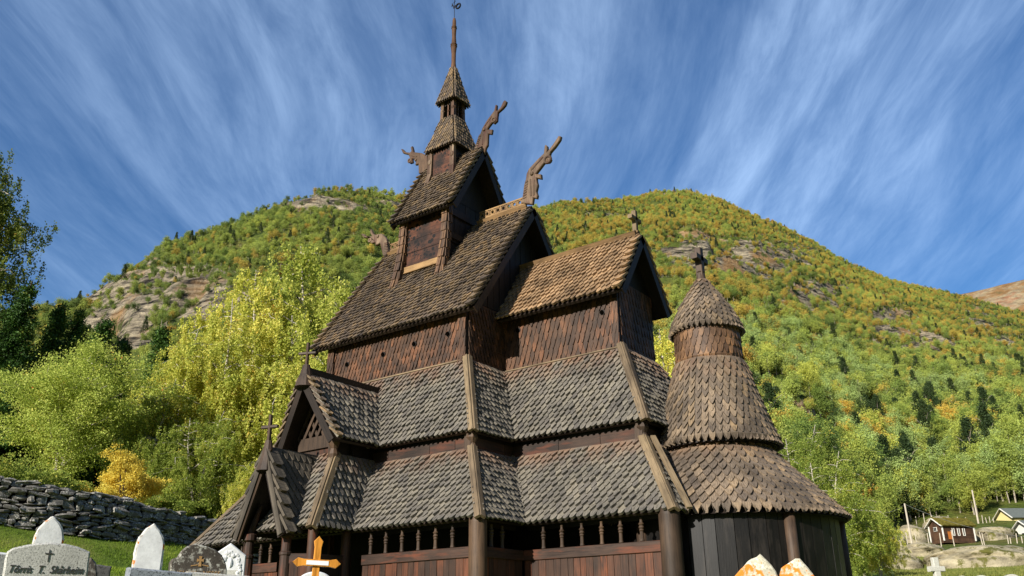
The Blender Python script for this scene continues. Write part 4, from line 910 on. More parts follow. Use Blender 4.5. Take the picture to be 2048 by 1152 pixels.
for i, (px, py, d) in enumerate([(40, 925, 40), (100, 945, 41.5), (330, 985, 45), (395, 1000, 46), (445, 985, 47)]):
    stand(px, py, d, T_BUSH, 3, 'green_bush', ['low green bush over the highest part of the stone wall', 'low green bush under the rowan trunk', 'green bush right of the golden bush', 'dim bush behind the low end of the stone wall', 'dim bush left of the porch roof edge'][i], None, 1.3, 'bushes along the stone wall', 'bush')
GR = 'trees below the turret'
stand(1652, 885, 58, T_B3, 15, 'birch_tree', 'broad weeping birch close to the right of the round apse', .9, 1.15, GR)
stand(1735, 985, 62, T_B2, 15, 'birch_tree', 'smaller weeping birch with hanging twigs left of the pale utility pole', 1.9, 1.25, GR)
stand(1700, 950, 70, T_B3, 15, 'birch_tree', 'green birch between the two weeping birches right of the apse', 2.9, 1.0, GR)
stand(1590, 838, 95, T_B3, 15, 'birch_tree', 'dark green tree directly behind the edge of the turret roof', .4, 1.1, GR)
stand(1330, 640, 110, T_B1, 15, 'birch_tree', 'yellow-green birch glimpsed between choir and turret', .4, 1.1, GR)
for i, (px, py) in enumerate([(1862, 872), (1888, 862), (1925, 880), (1940, 905)]):
    stand(px, py, 268, T_S, 16, 'spruce_tree', ['dark spruce left of the pair of thin poles on the slope', 'tallest dark spruce behind the pair of thin poles on the slope', 'dark spruce right of the pair of thin poles on the slope', 'shorter spruce at the right end of the group by the thin poles'][i], None, 1.3, 'dark spruces by the pair of poles')

# --- forest on the hillsides
def proto(kind, seed, tint=True):
    rg = np.random.default_rng(seed)
    if kind == 'spruce':
        n = 220; f = rg.uniform(0, 1, n); a = rg.uniform(0, 6.28, n); r = (1-f)*.24*np.sqrt(rg.uniform(.2, 1, n))+.01; P = np.stack([r*np.cos(a), r*np.sin(a), .06+f*.94], 1); size = .085
    else:
        b = .3 if kind == 'tall' else .12; n = 250; nc = 15; c = rg.normal(size=(nc, 3)); c /= np.linalg.norm(c, axis=1)[:, None]; c *= rg.uniform(.3, 1, (nc, 1)); W = .24 if kind == 'tall' else .34
        C = np.stack([c[:, 0]*W, c[:, 1]*W, (1+b)/2+c[:, 2]*(1-b)/2*.85], 1); P = C[rg.integers(0, nc, n)]+rg.normal(size=(n, 3))*.08; size = .085
    return P, size
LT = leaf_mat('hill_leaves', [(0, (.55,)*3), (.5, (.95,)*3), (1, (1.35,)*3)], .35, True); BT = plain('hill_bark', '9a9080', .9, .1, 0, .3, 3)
def proto_mesh(kind, seed, leafmat, barkmat, n_up=1):
    P, size = proto(kind, seed); rg = np.random.default_rng(seed+50)
    if n_up > 1: P = np.repeat(P, n_up, 0)+rg.normal(size=(len(P)*n_up, 3))*.03; size *= n_up**-.42
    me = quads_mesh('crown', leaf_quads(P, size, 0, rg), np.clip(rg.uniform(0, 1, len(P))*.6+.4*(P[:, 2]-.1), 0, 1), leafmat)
    mb = MB(); mb.tube([(0, 0, -.08), (.012, .01, .3), (-.01, .02, .62), (.01, 0, .9)], [.016, .013, .009, .003], 5, cap=False)
    for k in range(4): a = seed+k*1.7; mb.tube([(0, .01, .35+.1*k), (.1*math.cos(a), .1*math.sin(a), .5+.1*k), (.17*math.cos(a), .17*math.sin(a), .6+.08*k)], [.006, .004, .002], 4, cap=False)
    tr = mb.build('trunk', barkmat); mt_ = tr.data; bpy.data.objects.remove(tr); return me, mt_
KINDS = ['round', 'round', 'round', 'tall', 'tall', 'spruce']
AZP = azel(1893, 950)[0]
NF = 72000
az = rng.uniform(-12, 82, NF*2); rmax = np.interp(az, [c[0] for c in CR], [c[1] for c in CR])+15; d = np.sqrt(rng.uniform(85**2, 1120**2, NF*2)); dmin = np.interp(az, [-12, 5, 13.7, 14.4, 22, 45, 55, 82], [206, 202, 200, 150, 145, 135, 150, 150])
ok = (d < rmax) & (d > dmin) & ~((az > 60.5) & (d < 290)) & ~((np.abs(az-AZP) < 1.0) & (d > 226) & (d < 262)); az, d = az[ok][:NF], d[ok][:NF]; z0 = terrain(az, d); x, y = polar(az, d); el = np.degrees(np.arctan2(z0-1.6, d)); ck = crag(az, el)
gap = fbm(x/30, y/30, 3, 60); keep = (rng.uniform(0, 1, len(az)) > ck*.85-.12) & (gap > -.38); az, d, z0, x, y, el, ck = [q[keep] for q in (az, d, z0, x, y, el, ck)]
n = len(az); elc = np.interp(az, S_AZ, S_EL); hi = np.clip((el-8)/(elc-8), 0, 1); right = smooth((40-az)/10)
size = (4.4+5.6*rng.uniform(0, 1, n)**1.6)*(1+.3*right*(1-hi)*smooth((d-170)/60))*np.where((az > 56) & (d < 260), .7, 1)*(1-.42*hi)*(1-.3*ck)*np.where(d < 200, 1.15, 1)
patch = fbm(x/70, y/70, 3, 70); u = rng.uniform(0, 1, n)*.9+patch*.5+.1
PAL = np.array([[.095, .145, .035], [.190, .260, .055], [.340, .390, .080], [.430, .460, .090], [.330, .420, .140], [.560, .400, .075], [.540, .300, .055], [.040, .066, .022]])
col = np.where(u < .10, 0, np.where(u < .42, 1, np.where(u < .86, 2, 3))); col = np.where((patch > .12) & (hi < .6) & (rng.uniform(0, 1, n) < .45), 4, col)
pg = .03+.36*right*smooth((hi-.45)/.3)+.06*(1-right)*smooth((hi-.5)/.3)+.03; g = rng.uniform(0, 1, n); pg = pg*(.5+1.3*vnoise(x/55, y/55, 80)); col = np.where(g < pg, 5, col); col = np.where(g < pg*.1, 6, col)
kind = rng.choice(5, n); spr = (rng.uniform(0, 1, n) < .04*(1-hi)+.02) | ((np.abs(az-9) < 5) & (d < 330) & (rng.uniform(0, 1, n) < .04)); kind = np.where(spr, 5, kind); col = np.where(spr, 7, col); size = np.where(spr, size*1.25, size); size = np.where(kind >= 3, size*1.1, size)
size = size*np.where((kind < 3) & (hi > .75), .8, 1)
px, py = project(np.stack([x, y, z0+size*.6], 1)); ang = size/d
def in_poly(px, py, poly):
    r = np.zeros(len(px), bool); P = np.array(poly, float); j = len(P)-1
    for i in range(len(P)):
        c = ((P[i, 1] > py) != (P[j, 1] > py)) & (px < (P[j, 0]-P[i, 0])*(py-P[i, 1])/(P[j, 1]-P[i, 1]+1e-12)+P[i, 0]); r ^= c; j = i
    return r
hid = in_poly(px, py, [(360, 1152), (540, 850), (640, 690), (800, 420), (880, 240), (960, 240), (1010, 420), (1070, 400), (1110, 500), (1280, 460), (1345, 640), (1350, 700), (1410, 540), (1490, 660), (1560, 880), (1700, 1040), (1700, 1152)]) | in_poly(px, py, [(0, 1152), (0, 300), (90, 400), (100, 580), (240, 640), (330, 690), (430, 620), (530, 520), (760, 490), (600, 1152)]) | in_poly(px, py, [(1600, 980), (1650, 920), (1710, 1010), (1770, 1090), (1770, 1152), (1650, 1152)])
vis = (~hid) & (px > 15) & (px < 2035) & (py > 300) & (py < 1140)
order = np.argsort(-np.where(vis, ang, 0)); solo = order[:290]; mask = np.ones(n, bool); mask[solo] = False
CN = ['dark green', 'mid green', 'light green', 'yellow-green', 'pale silvery green', 'golden', 'orange', 'dark']
IND = []
for k in range(6):
    row = []
    for c in range(8):
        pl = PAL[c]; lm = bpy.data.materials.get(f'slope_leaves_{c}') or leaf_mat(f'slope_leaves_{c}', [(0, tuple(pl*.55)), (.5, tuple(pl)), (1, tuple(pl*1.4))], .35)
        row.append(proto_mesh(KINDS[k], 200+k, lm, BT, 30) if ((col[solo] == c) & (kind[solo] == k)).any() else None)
    IND.append(row)
for i in solo:
    k, c = int(kind[i]), int(col[i]); me = IND[k][c]
    zone = 'above the sod-roofed cabin and the houses' if px[i] > 1790 else 'on the slope between the turret and the pole line' if px[i] > 1480 else 'on the wooded slope seen behind the church roofs' if px[i] > 830 else 'on the hill above the big birches'
    nm = 'spruce_tree' if k == 5 else 'hillside_birch' if k >= 3 else 'hillside_tree'
    lab = ('small dark spruce ' if k == 5 else f'{CN[c]} slender birch ' if k >= 3 else f'{CN[c]} round-crowned tree ')+zone
    r = thing(nm, lab, 'tree', (x[i], y[i], z0[i]-.2), random.uniform(0, 6.28), lab.replace('tree ', 'trees ').replace('birch ', 'birches ').replace('spruce ', 'spruces ')); r.scale = (size[i],)*3
    link('trunk', me[1], r); link('crown', me[0], r)
# the mass of the wood: one object, instanced on its points
pc = bpy.data.collections.new('forest_prototypes')
for k in range(6):
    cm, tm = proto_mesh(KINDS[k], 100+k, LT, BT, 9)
    nv = len(cm.vertices); mb = MB(); 
    Vc = np.empty(nv*3, np.float32); cm.vertices.foreach_get('co', Vc); Vc = Vc.reshape(-1, 3); rc = np.empty(nv, np.float32); cm.attributes['rnd'].data.foreach_get('value', rc)
    nt = len(tm.vertices); Vt = np.empty(nt*3, np.float32); tm.vertices.foreach_get('co', Vt)
    mb.v = [Vc, Vt.reshape(-1, 3)]; mb.r = [rc, np.full(nt, .5)]; mb.u = [Vc, Vt.reshape(-1, 3)]; mb.f = [list(range(i, i+4)) for i in range(0, nv, 4)]+[[j+nv for j in p.vertices] for p in tm.polygons]; mb.m = [0]*(nv//4)+[1]*len(tm.polygons)
    ob = mb.build(f'proto_{k}', [LT, BT]); COL.objects.unlink(ob); pc.objects.link(ob)
me = bpy.data.meshes.new('forest'); idx = np.where(mask)[0]; me.vertices.add(len(idx)); me.vertices.foreach_set('co', np.stack([x[idx], y[idx], z0[idx]-.2], 1).astype(np.float32).ravel())
for nm, v in (('siz', size[idx]), ('rot', rng.uniform(0, 6.28, len(idx)))):
    a = me.attributes.new(nm, 'FLOAT', 'POINT'); a.data.foreach_set('value', v.astype(np.float32))
a = me.attributes.new('kin', 'INT', 'POINT'); a.data.foreach_set('value', kind[idx].astype(np.int32))
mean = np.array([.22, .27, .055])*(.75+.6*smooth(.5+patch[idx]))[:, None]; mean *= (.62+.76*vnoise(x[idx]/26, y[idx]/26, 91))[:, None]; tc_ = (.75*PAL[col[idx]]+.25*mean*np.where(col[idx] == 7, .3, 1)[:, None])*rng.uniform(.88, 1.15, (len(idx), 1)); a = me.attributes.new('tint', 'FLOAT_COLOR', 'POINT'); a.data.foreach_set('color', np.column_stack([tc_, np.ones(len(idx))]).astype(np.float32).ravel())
forest = bpy.data.objects.new('forest', me); COL.objects.link(forest); tag(forest, 'autumn birch wood in greens, yellows and orange covering the hillsides', 'woodland', kind='stuff')
ng = bpy.data.node_groups.new('forest_points', 'GeometryNodeTree'); ng.interface.new_socket('Geometry', in_out='INPUT', socket_type='NodeSocketGeometry'); ng.interface.new_socket('Geometry', in_out='OUTPUT', socket_type='NodeSocketGeometry')
gi, go = ng.nodes.new('NodeGroupInput'), ng.nodes.new('NodeGroupOutput'); ip = ng.nodes.new('GeometryNodeInstanceOnPoints'); ci = ng.nodes.new('GeometryNodeCollectionInfo')
ci.inputs['Collection'].default_value = pc; ci.inputs['Separate Children'].default_value = True; ci.inputs['Reset Children'].default_value = True
def na_(nm, dt):
    q = ng.nodes.new('GeometryNodeInputNamedAttribute'); q.data_type = dt; q.inputs[0].default_value = nm; return q.outputs['Attribute']
cx = ng.nodes.new('ShaderNodeCombineXYZ'); L_ = ng.links.new
L_(gi.outputs[0], ip.inputs['Points']); L_(ci.outputs[0], ip.inputs['Instance']); ip.inputs['Pick Instance'].default_value = True
L_(na_('kin', 'INT'), ip.inputs['Instance Index']); L_(na_('siz', 'FLOAT'), ip.inputs['Scale']); L_(na_('rot', 'FLOAT'), cx.inputs[2])
er = ng.nodes.new('FunctionNodeEulerToRotation'); L_(cx.outputs[0], er.inputs[0]); L_(er.outputs[0], ip.inputs['Rotation']); L_(ip.outputs[0], go.inputs[0])
md = forest.modifiers.new('points', 'NODES'); md.node_group = ng
# ------------------------------------------------------------------ dry stone wall
S_WALL = stone_mat('wall_stone', '716d66', '383531', 18, .7, '8d8a3a', .66, 'c9c5b8')
S_CORE = plain('wall_gap', '14120f', 1, 0)
WP = []
for px, py, d in [(-160, 1025, 36), (-60, 1042, 36.2), (60, 1058, 36.5), (150, 1076, 37), (250, 1096, 38), (340, 1108, 39.3), (420, 1115, 40.8), (520, 1120, 43)]:
    p = at(px, py, d); az_ = math.degrees(math.atan2(-(p[0]-CAM[0]), p[1]-CAM[1])); WP.append((p[0], p[1], float(terrain(az_, d))))
WP = np.array(WP); wl = np.concatenate([[0], np.cumsum(np.hypot(np.diff(WP[:, 0]), np.diff(WP[:, 1])))]); WL = wl[-1]
def wpt(s): return np.array([np.interp(s, wl, WP[:, c]) for c in range(3)])
def wtop(s): return 6.95-1.1*max(0, min(1, (s-3)/11))+.07*math.sin(s*1.3)
mb = MB(); nseg = 24
for i in range(nseg):
    a, b = wpt(WL*i/nseg), wpt(WL*(i+1)/nseg); ta, tb = wtop(WL*i/nseg)-.22, wtop(WL*(i+1)/nseg)-.22; dd = nrm((b-a)*[1, 1, 0]); nn = np.array([dd[1], -dd[0], 0])*.26
    V = [a-nn+[0, 0, -.4], b-nn+[0, 0, -.4], b+nn+[0, 0, -.4], a+nn+[0, 0, -.4]]; V += [np.array([*v[:2], t_]) for v, t_ in zip(V, (ta, tb, tb, ta))]
    mb.add(V, [[0, 1, 5, 4], [2, 3, 7, 6], [4, 5, 6, 7], [1, 2, 6, 5], [3, 0, 4, 7]], 1)
def stone(c, ax, ay, az3, sx, sy, sz, rg=random):
    n = 8; V = []
    for zi, zr, sc_ in ((-1, 0, .72), (-.55, 0, 1), (.35, 0, .98), (1, 0, .7)):
        for a in range(n):
            t_ = 2*PI*a/n+rg.uniform(-.12, .12); ca, sa_ = math.cos(t_), math.sin(t_); q = max(abs(ca), abs(sa_))**.9
            r_ = sc_*rg.uniform(.74, 1.12); V.append(c+ax*(ca/q*r_*sx)+ay*(sa_/q*r_*sy)+az3*((zi+rg.uniform(-.14, .14))*sz))
    F = [[i*n+a, i*n+(a+1) % n, (i+1)*n+(a+1) % n, (i+1)*n+a] for i in range(3) for a in range(n)]+[list(range(n))[::-1], list(range(3*n, 4*n))]
    mb.add(V, F, 0)
for side in (1, -1):
    row = 0; z_off = 0
    while z_off < 4.5:
        hgt = random.choice((.09, .12, .16, .2, .28)); s = random.uniform(-.2, .2)
        while s < WL:
            w_ = random.uniform(.2, .75)*(1.15 if row < 2 else 1); c = wpt(min(s+w_/2, WL)); top = wtop(s); zc_ = c[2]-.15+z_off+hgt/2
            if zc_+hgt/2 < top+random.uniform(-.05, .12):
                e = wpt(min(s+w_/2+.4, WL)); f_ = wpt(s+w_/2-.4); dx = nrm((e-f_)*[1, 1, 0]); ny = np.array([dx[1], -dx[0], 0])*side; tl = random.uniform(-.2, .2)
                stone(np.array([c[0], c[1], zc_])+ny*(.27-.07*z_off/1.5+random.uniform(-.04, .04)), nrm(dx+[0, 0, tl]), ny, np.array([0, 0, 1.]), w_*.52, random.uniform(.13, .27), hgt*random.uniform(.4, .64))
            s += w_
        z_off += hgt*.97; row += 1
s = 0
while s < WL:
    w_ = random.uniform(.4, .9); c = wpt(min(s+w_/2, WL)); e = wpt(min(s+w_/2+.4, WL)); f_ = wpt(s+w_/2-.4); dx = nrm((e-f_)*[1, 1, 0]); ny = np.array([dx[1], -dx[0], 0])
    stone(np.array([c[0], c[1], wtop(s)-.12]), nrm(dx+[0, 0, random.uniform(-.15, .15)]), ny, np.array([0, 0, 1.]), w_*.54, .38, random.uniform(.05, .1)); s += w_*.92
wall_o = mb.build('stone_wall', [S_WALL, S_CORE]); tag(wall_o, 'dry stone wall of dark lichen-spotted boulders along the upper edge of the churchyard', 'wall')

# ------------------------------------------------------------------ graves
G_SPECK = stone_mat('grey_granite', 'b3b1a9', '4a4945', 70, .85, 'b0763a', .72)
G_WHITE = stone_mat('white_marble', 'd3d0c8', '8f8b82', 14, .6, 'c8762c', .57)
G_MARB = stone_mat('clean_marble', 'd8d8d6', 'b4b4b2', 25, .3)
G_GREY = stone_mat('blue_grey_granite', '8b9096', '1f2226', 60, .95)
G_DARK = stone_mat('dark_granite', '4b443c', '2b2723', 40, .6, None, .6, 'aeab9f')
G_LICH = stone_mat('lichen_stone', 'b8b19d', '77746a', 45, .6, 'cf7a28', .52, 'd8d2c2')
G_ROUGH = stone_mat('rough_slate', '5a5854', '2a2826', 30, .9)
INK = plain('black_letters', '3a3936', .7); GILT = plain('gilt_letters', 'b08a5a', .5, .4, .2); PALE = plain('weathered_granite', 'b9b7ac', .8, .2, 0, .25, 40)
def gspot(px, py, d):
    p = at(px, py, d); az_ = math.degrees(math.atan2(-(p[0]-CAM[0]), p[1]-CAM[1])); return p, float(terrain(az_, d)), az_
def arch(w, h, kind, n=10):
    w2 = w/2
    if kind == 'gothic':
        r_ = w*.93; c_ = r_-w2; ha = math.sqrt(r_*r_-c_*c_); sp_ = h-ha; a1 = math.atan2(ha, -c_+0.0); L = [(-w2*1.05, 0)]
        for i in range(n+1): a = PI-(PI-math.acos(-c_/r_))*i/n; L.append((c_+r_*math.cos(a), sp_+r_*math.sin(a)))
        return L+[(-x_, y_) for x_, y_ in L[::-1][1:]]
    if kind == 'round':
        L = [(-w2, 0)]
        for i in range(2*n+1): a = PI-PI*i/(2*n); L.append((w2*math.cos(a), h-w2*.55+w2*.55*math.sin(a)))
        return L+[(w2, 0)]
    if kind == 'segment': return [(-w2, 0), (-w2*.99, h-.075), (-w2*.88, h-.05), (-w2*.6, h-.02), (-w2*.3, h-.004), (0, h), (w2*.35, h-.004), (w2*.65, h-.02), (w2*.9, h-.045), (w2*.99, h-.062), (w2, h-.09), (w2, 0)]
    if kind == 'peak': return [(-w2, 0), (-w2, h-w*.34), (0, h), (w2, h-w*.34), (w2, 0)]
    if kind == 'flat': return [(-w2, 0), (-w2, h), (w2, h*.985), (w2, 0)]
GRAVES = {}
def grave(name, label, px, py, d, w, outline, t, mat, yaw, tilt=0.0, lean=0.0, jag=0.0, bev=.015, group='old gravestones in the churchyard', cat='gravestone'):
    """Front face local -Y. The stone stands on the terrain; its top reaches the sight line through (px, py)."""
    p, z, az_ = gspot(px, py, d); h = p[2]-z; kx = float((p-CAM)@FWD)/d
    r = thing(name, label, cat, (p[0], p[1], z-.02), 0, group); r.rotation_euler = (lean, tilt, math.radians(az_+yaw)); r.scale = (kx, 1, 1)
    L = outline(h+.15) if callable(outline) else outline; L = [(x_, y_-.15) for x_, y_ in L]
    if jag:
        L2 = []
        for i in range(len(L)):
            a, b = np.array(L[i]), np.array(L[(i+1) % len(L)]); k = max(1, int(np.linalg.norm(b-a)/.06))
            for q in range(k): L2.append(a+(b-a)*q/k+np.array([random.uniform(-jag, jag), random.uniform(-jag, jag)*(1 if a[1] > .1 else 0)]))
        L = L2
    mb = MB(); mb.prism(L, (0, 0, 0), (1, 0, 0), (0, 0, 1), t/2, 0, bev=bev); mb.build('slab', mat, r); return r, h
def text(parent, s, x, z, y, size, mat, shear=0.0, w=1.0, name='inscription', sp=1.0):
    c = bpy.data.curves.new(name, 'FONT'); c.body = s; c.size = size; c.align_x = 'CENTER'; c.extrude = .0025; c.shear = shear; c.space_character = sp; c.materials.append(mat)
    o = bpy.data.objects.new(name, c); COL.objects.link(o); o.parent = parent; o.location = (x, y, z); o.rotation_euler = (PI/2, 0, 0); o.scale = (w, 1, 1); bpy.context.view_layer.update(); me = bpy.data.meshes.new_from_object(o.evaluated_get(bpy.context.evaluated_depsgraph_get()))
    bpy.data.objects.remove(o); o = link(name, me, parent, (x, y, z)); o.rotation_euler = (PI/2, 0, 0); o.scale = (w, 1, 1); return o
# 1: speckled stone with script
r, h_ = grave('gravestone', 'broad speckled grey granite gravestone with curved top, black cross and script name', 102, 1082, 8.2, .76, lambda h: arch(.70, h, 'segment'), .14, G_SPECK, 3, 0, 0, .005)
text(r, 'Tôrris  T.  Skårheim', -.005, h_-.232, -.0735, .084, INK, .32, .9)
mb = MB(); mb.box((-.005, -.075, h_-.145), (.005, -.068, h_-.055)); mb.box((-.033, -.0755, h_-.088), (.033, -.0685, h_-.079)); mb.build('cross_relief', INK, r)
# 2, 3: pointed white slabs
for nm, px, py, d, w_, yaw, lb in (('gravestone', 102, 1028, 14.2, .45, 5, 'pointed white marble gravestone rising behind the speckled stone with script, rusty lichen on its tip'), ('gravestone', 303, 1044, 14.0, .44, 7, 'pointed white marble gravestone standing free on the grass, orange lichen along its rim')):
    r, h_ = grave(nm, lb, px, py, d, w_, lambda h, w_=w_: arch(w_, h, 'gothic'), .11, G_WHITE, yaw, .03, -.04, .007)
    L = [(x_, y_) for x_, y_ in arch(w_*.84, h_-.045, 'gothic')]; mb = MB(); mb.prism(L, (0, -.058, 0), (1, 0, 0), (0, 0, 1), .006); mb.build('inset_panel', G_MARB, r)
# 4: stone at the left edge
r, h_ = grave('gravestone', 'smooth pale gravestone with a raised rim, cut by the left edge beside the speckled one', -2, 1098, 9.2, .3, lambda h: arch(.3, h, 'flat'), .12, G_MARB, 10)
mb = MB(); mb.box((-.115, -.068, .1), (.115, -.058, h_-.03)); mb.build('inset_panel', G_SPECK, r)
# 5: dark rough stones right of the speckled stone
grave('gravestone', 'small dark rough gravestone at the right shoulder of the big speckled stone', 184, 1112, 9.6, .14, lambda h: [(-.09, 0), (-.08, h-.1), (-.02, h), (.05, h-.04), (.09, h-.2), (.1, 0)], .12, G_DARK, 8, 0, 0, .008)
grave('gravestone', 'low black slate gravestone with square corner right of the speckled stone', 204, 1125, 9.9, .17, lambda h: arch(.2, h, 'flat'), .08, G_ROUGH, 8, 0, 0, .004)
# 6: blue-grey block
r, h_ = grave('gravestone', 'long low blue-grey granite gravestone in front of the pointed marble on the grass', 312, 1134, 8.6, .62, lambda h: arch(.6, h, 'flat'), .16, G_GREY, 12, .035)
# 7: rounded dark stone with gilt name
r, h_ = grave('gravestone', 'dark humped gravestone with pale lichen, gilt cross and gilt capital letters', 402, 1087, 12.4, .8, lambda h: [(-.38, 0), (-.385, h-.22), (-.36, h-.185), (-.3, h-.16), (-.25, h-.085), (-.19, h-.02), (-.1, h), (0, h-.005), (.1, h-.03), (.2, h-.065), (.29, h-.13), (.35, h-.2), (.375, h-.3), (.38, 0)], .18, G_DARK, 10, .0, 0, .007)
text(r, 'JENNY   NESSE', .0, h_-.385, -.094, .085, GILT, 0, .98, sp=1.1)
mb = MB(); L = [(-.02, -.07), (.02, -.07), (.012, -.005), (.045, -.015), (.045, .025), (.012, .015), (.02, .055), (-.02, .055), (-.012, .015), (-.045, .025), (-.045, -.015), (-.012, -.005)]; mb.prism(L, (.0, -.094, h_-.2), (1, 0, 0), (0, 0, 1), .006); mb.beam((-.12, -.094, h_-.265), (-.03, -.094, h_-.25), .004, .012); mb.beam((.03, -.094, h_-.25), (.12, -.094, h_-.265), .004, .012); mb.build('cross_relief', GILT, r)
# 8: rose relief stone
r, h_ = grave('gravestone', 'white marble gravestone with peaked top and carved roses behind the dark humped stone', 462, 1084, 14.0, .5, lambda h: arch(.5, h, 'peak'), .13, G_MARB, 2)
mb = MB(); rg = random.Random(4)
for i in range(26):
    a = rg.uniform(.0, PI*.9); q = rg.uniform(.12, .17); mb.ball((.02+q*math.cos(a), -.065, h_-.33+q*1.25*math.sin(a)), rg.uniform(.02, .038), 7, 5, 0, (1, .6, 1), .1)
for i in range(6): mb.ball((.16+rg.uniform(-.02, .02), -.065, h_-.34-i*.04), .03, 7, 5, 0, (1, .6, 1), .1)
mb.build('rose_relief', G_MARB, r)
mb = MB(); mb.box((-.14, -.071, h_-.62), (.2, -.064, h_-.38)); mb.build('name_plate', PALE, r)
mb = MB(); mb.ball((.02, -.06, h_-.28), .05, 8, 6, 0, (.7, .6, 1.5)); mb.build('figure_relief', G_MARB, r)
# 9: pale block in front of the dark humped stone
grave('gravestone', 'low pale speckled gravestone slab in front of the dark humped one', 430, 1143, 10.6, .72, lambda h: arch(.74, h, 'flat'), .2, G_SPECK, 10, .03)
# 10: orange wooden cross + 11: round white stone
p, z, az_ = gspot(629, 1072, 10.2); h_ = p[2]-z
r = thing('wooden_cross', 'new varnished orange wooden grave cross with pointed arms and a white name strip', 'grave cross', (p[0], p[1], z)); r.rotation_euler = (0, .035, math.radians(az_+8))
VARN = wood_mat('varnished_pine', [(0, 'c8802c'), (.5, 'd8923a'), (1, 'e0a048')], 2, blot=.15, rough=.35)
def cross_arm(w_, l): return [(-w_, 0), (-w_, l-.12), (-w_*1.35, l-.055), (0, l), (w_*1.35, l-.055), (w_, l-.12), (w_, 0)]
mb = MB(); mb.prism([(x_, y_-.1) for x_, y_ in cross_arm(.037, h_+.1)], (0, 0, 0), (1, 0, 0), (0, 0, 1), .018, 0, bev=.004); mb.build('upright', VARN, r)
L = [(y_, x_) for x_, y_ in cross_arm(.036, .262)]; L = L[1:-1]; L = L+[(-a, b) for a, b in L[::-1]]; mb = MB(); mb.prism(L, (0, -.022, h_-.285), (1, 0, 0), (0, 0, 1), .016, 0, bev=.004); mb.build('crossbar', VARN, r)
mb = MB(); mb.box((-.115, -.042, h_-.307), (.125, -.0385, h_-.262)); mb.build('name_plate', plain('white_plate', 'e8e8e8', .4, .3, 0, .03), r)
grave('gravestone', 'round-topped white gravestone right behind the orange wooden cross', 631, 1140, 12.2, .42, lambda h: arch(.45, h, 'round'), .1, G_MARB, 8)
# 12: two lichen stones right
grave('gravestone', 'lichen-orange gravestone with a jagged pale left flank in front of the apse', 1512, 1107, 11.0, .55, lambda h: [(-.32, 0), (-.31, h-.33), (-.29, h-.24), (-.22, h-.15), (-.17, h-.14), (-.13, h-.06), (0, h-.02), (.05, h), (.12, h-.07), (.2, h-.18), (.26, h-.3), (.3, 0)], .16, G_LICH, 5, 0, 0, .012)
grave('gravestone', 'more strongly orange lichen-covered gravestone, right half of the pair before the apse', 1588, 1115, 11.15, .5, lambda h: [(-.27, 0), (-.26, h-.26), (-.22, h-.2), (-.17, h-.1), (-.09, h-.05), (0, h), (.06, h-.01), (.14, h-.09), (.22, h-.2), (.28, h-.3), (.3, 0)], .16, G_LICH, 4, 0, 0, .012)
# 13: pale stone cross far right + three stone tops
p, z, az_ = gspot(1868, 1115, 30); h_ = p[2]-z
r = thing('stone_cross', 'pale grey stone cross leaning slightly on the meadow below the cabin', 'grave cross', (p[0], p[1], z)); r.rotation_euler = (0, .0, math.radians(az_+35))
mb = MB(); mb.beam((0, 0, -.2), (0, 0, h_), .2, .15, (0, 1, 0), ch=.02, w1=.19); mb.build('upright', PALE, r)
mb = MB(); mb.beam((-.24, 0, h_-.33), (.24, 0, h_-.33), .17, .15, ch=.02); mb.build('crossbar', PALE, r)
for px, py, d, w_, lb in ((1960, 1149, 26, .16, 'small pale stone top at the bottom edge right of the stone cross'), (2020, 1147, 24, .17, 'small ochre-topped stone at the bottom right corner'), (1921, 1150, 27, .1, 'tiny pale stone top between the stone cross and the two others')):
    grave('gravestone', lb, px, py, d, w_, lambda h, w_=w_: arch(w_*2.6, h, 'round'), .2, G_SPECK, 20)

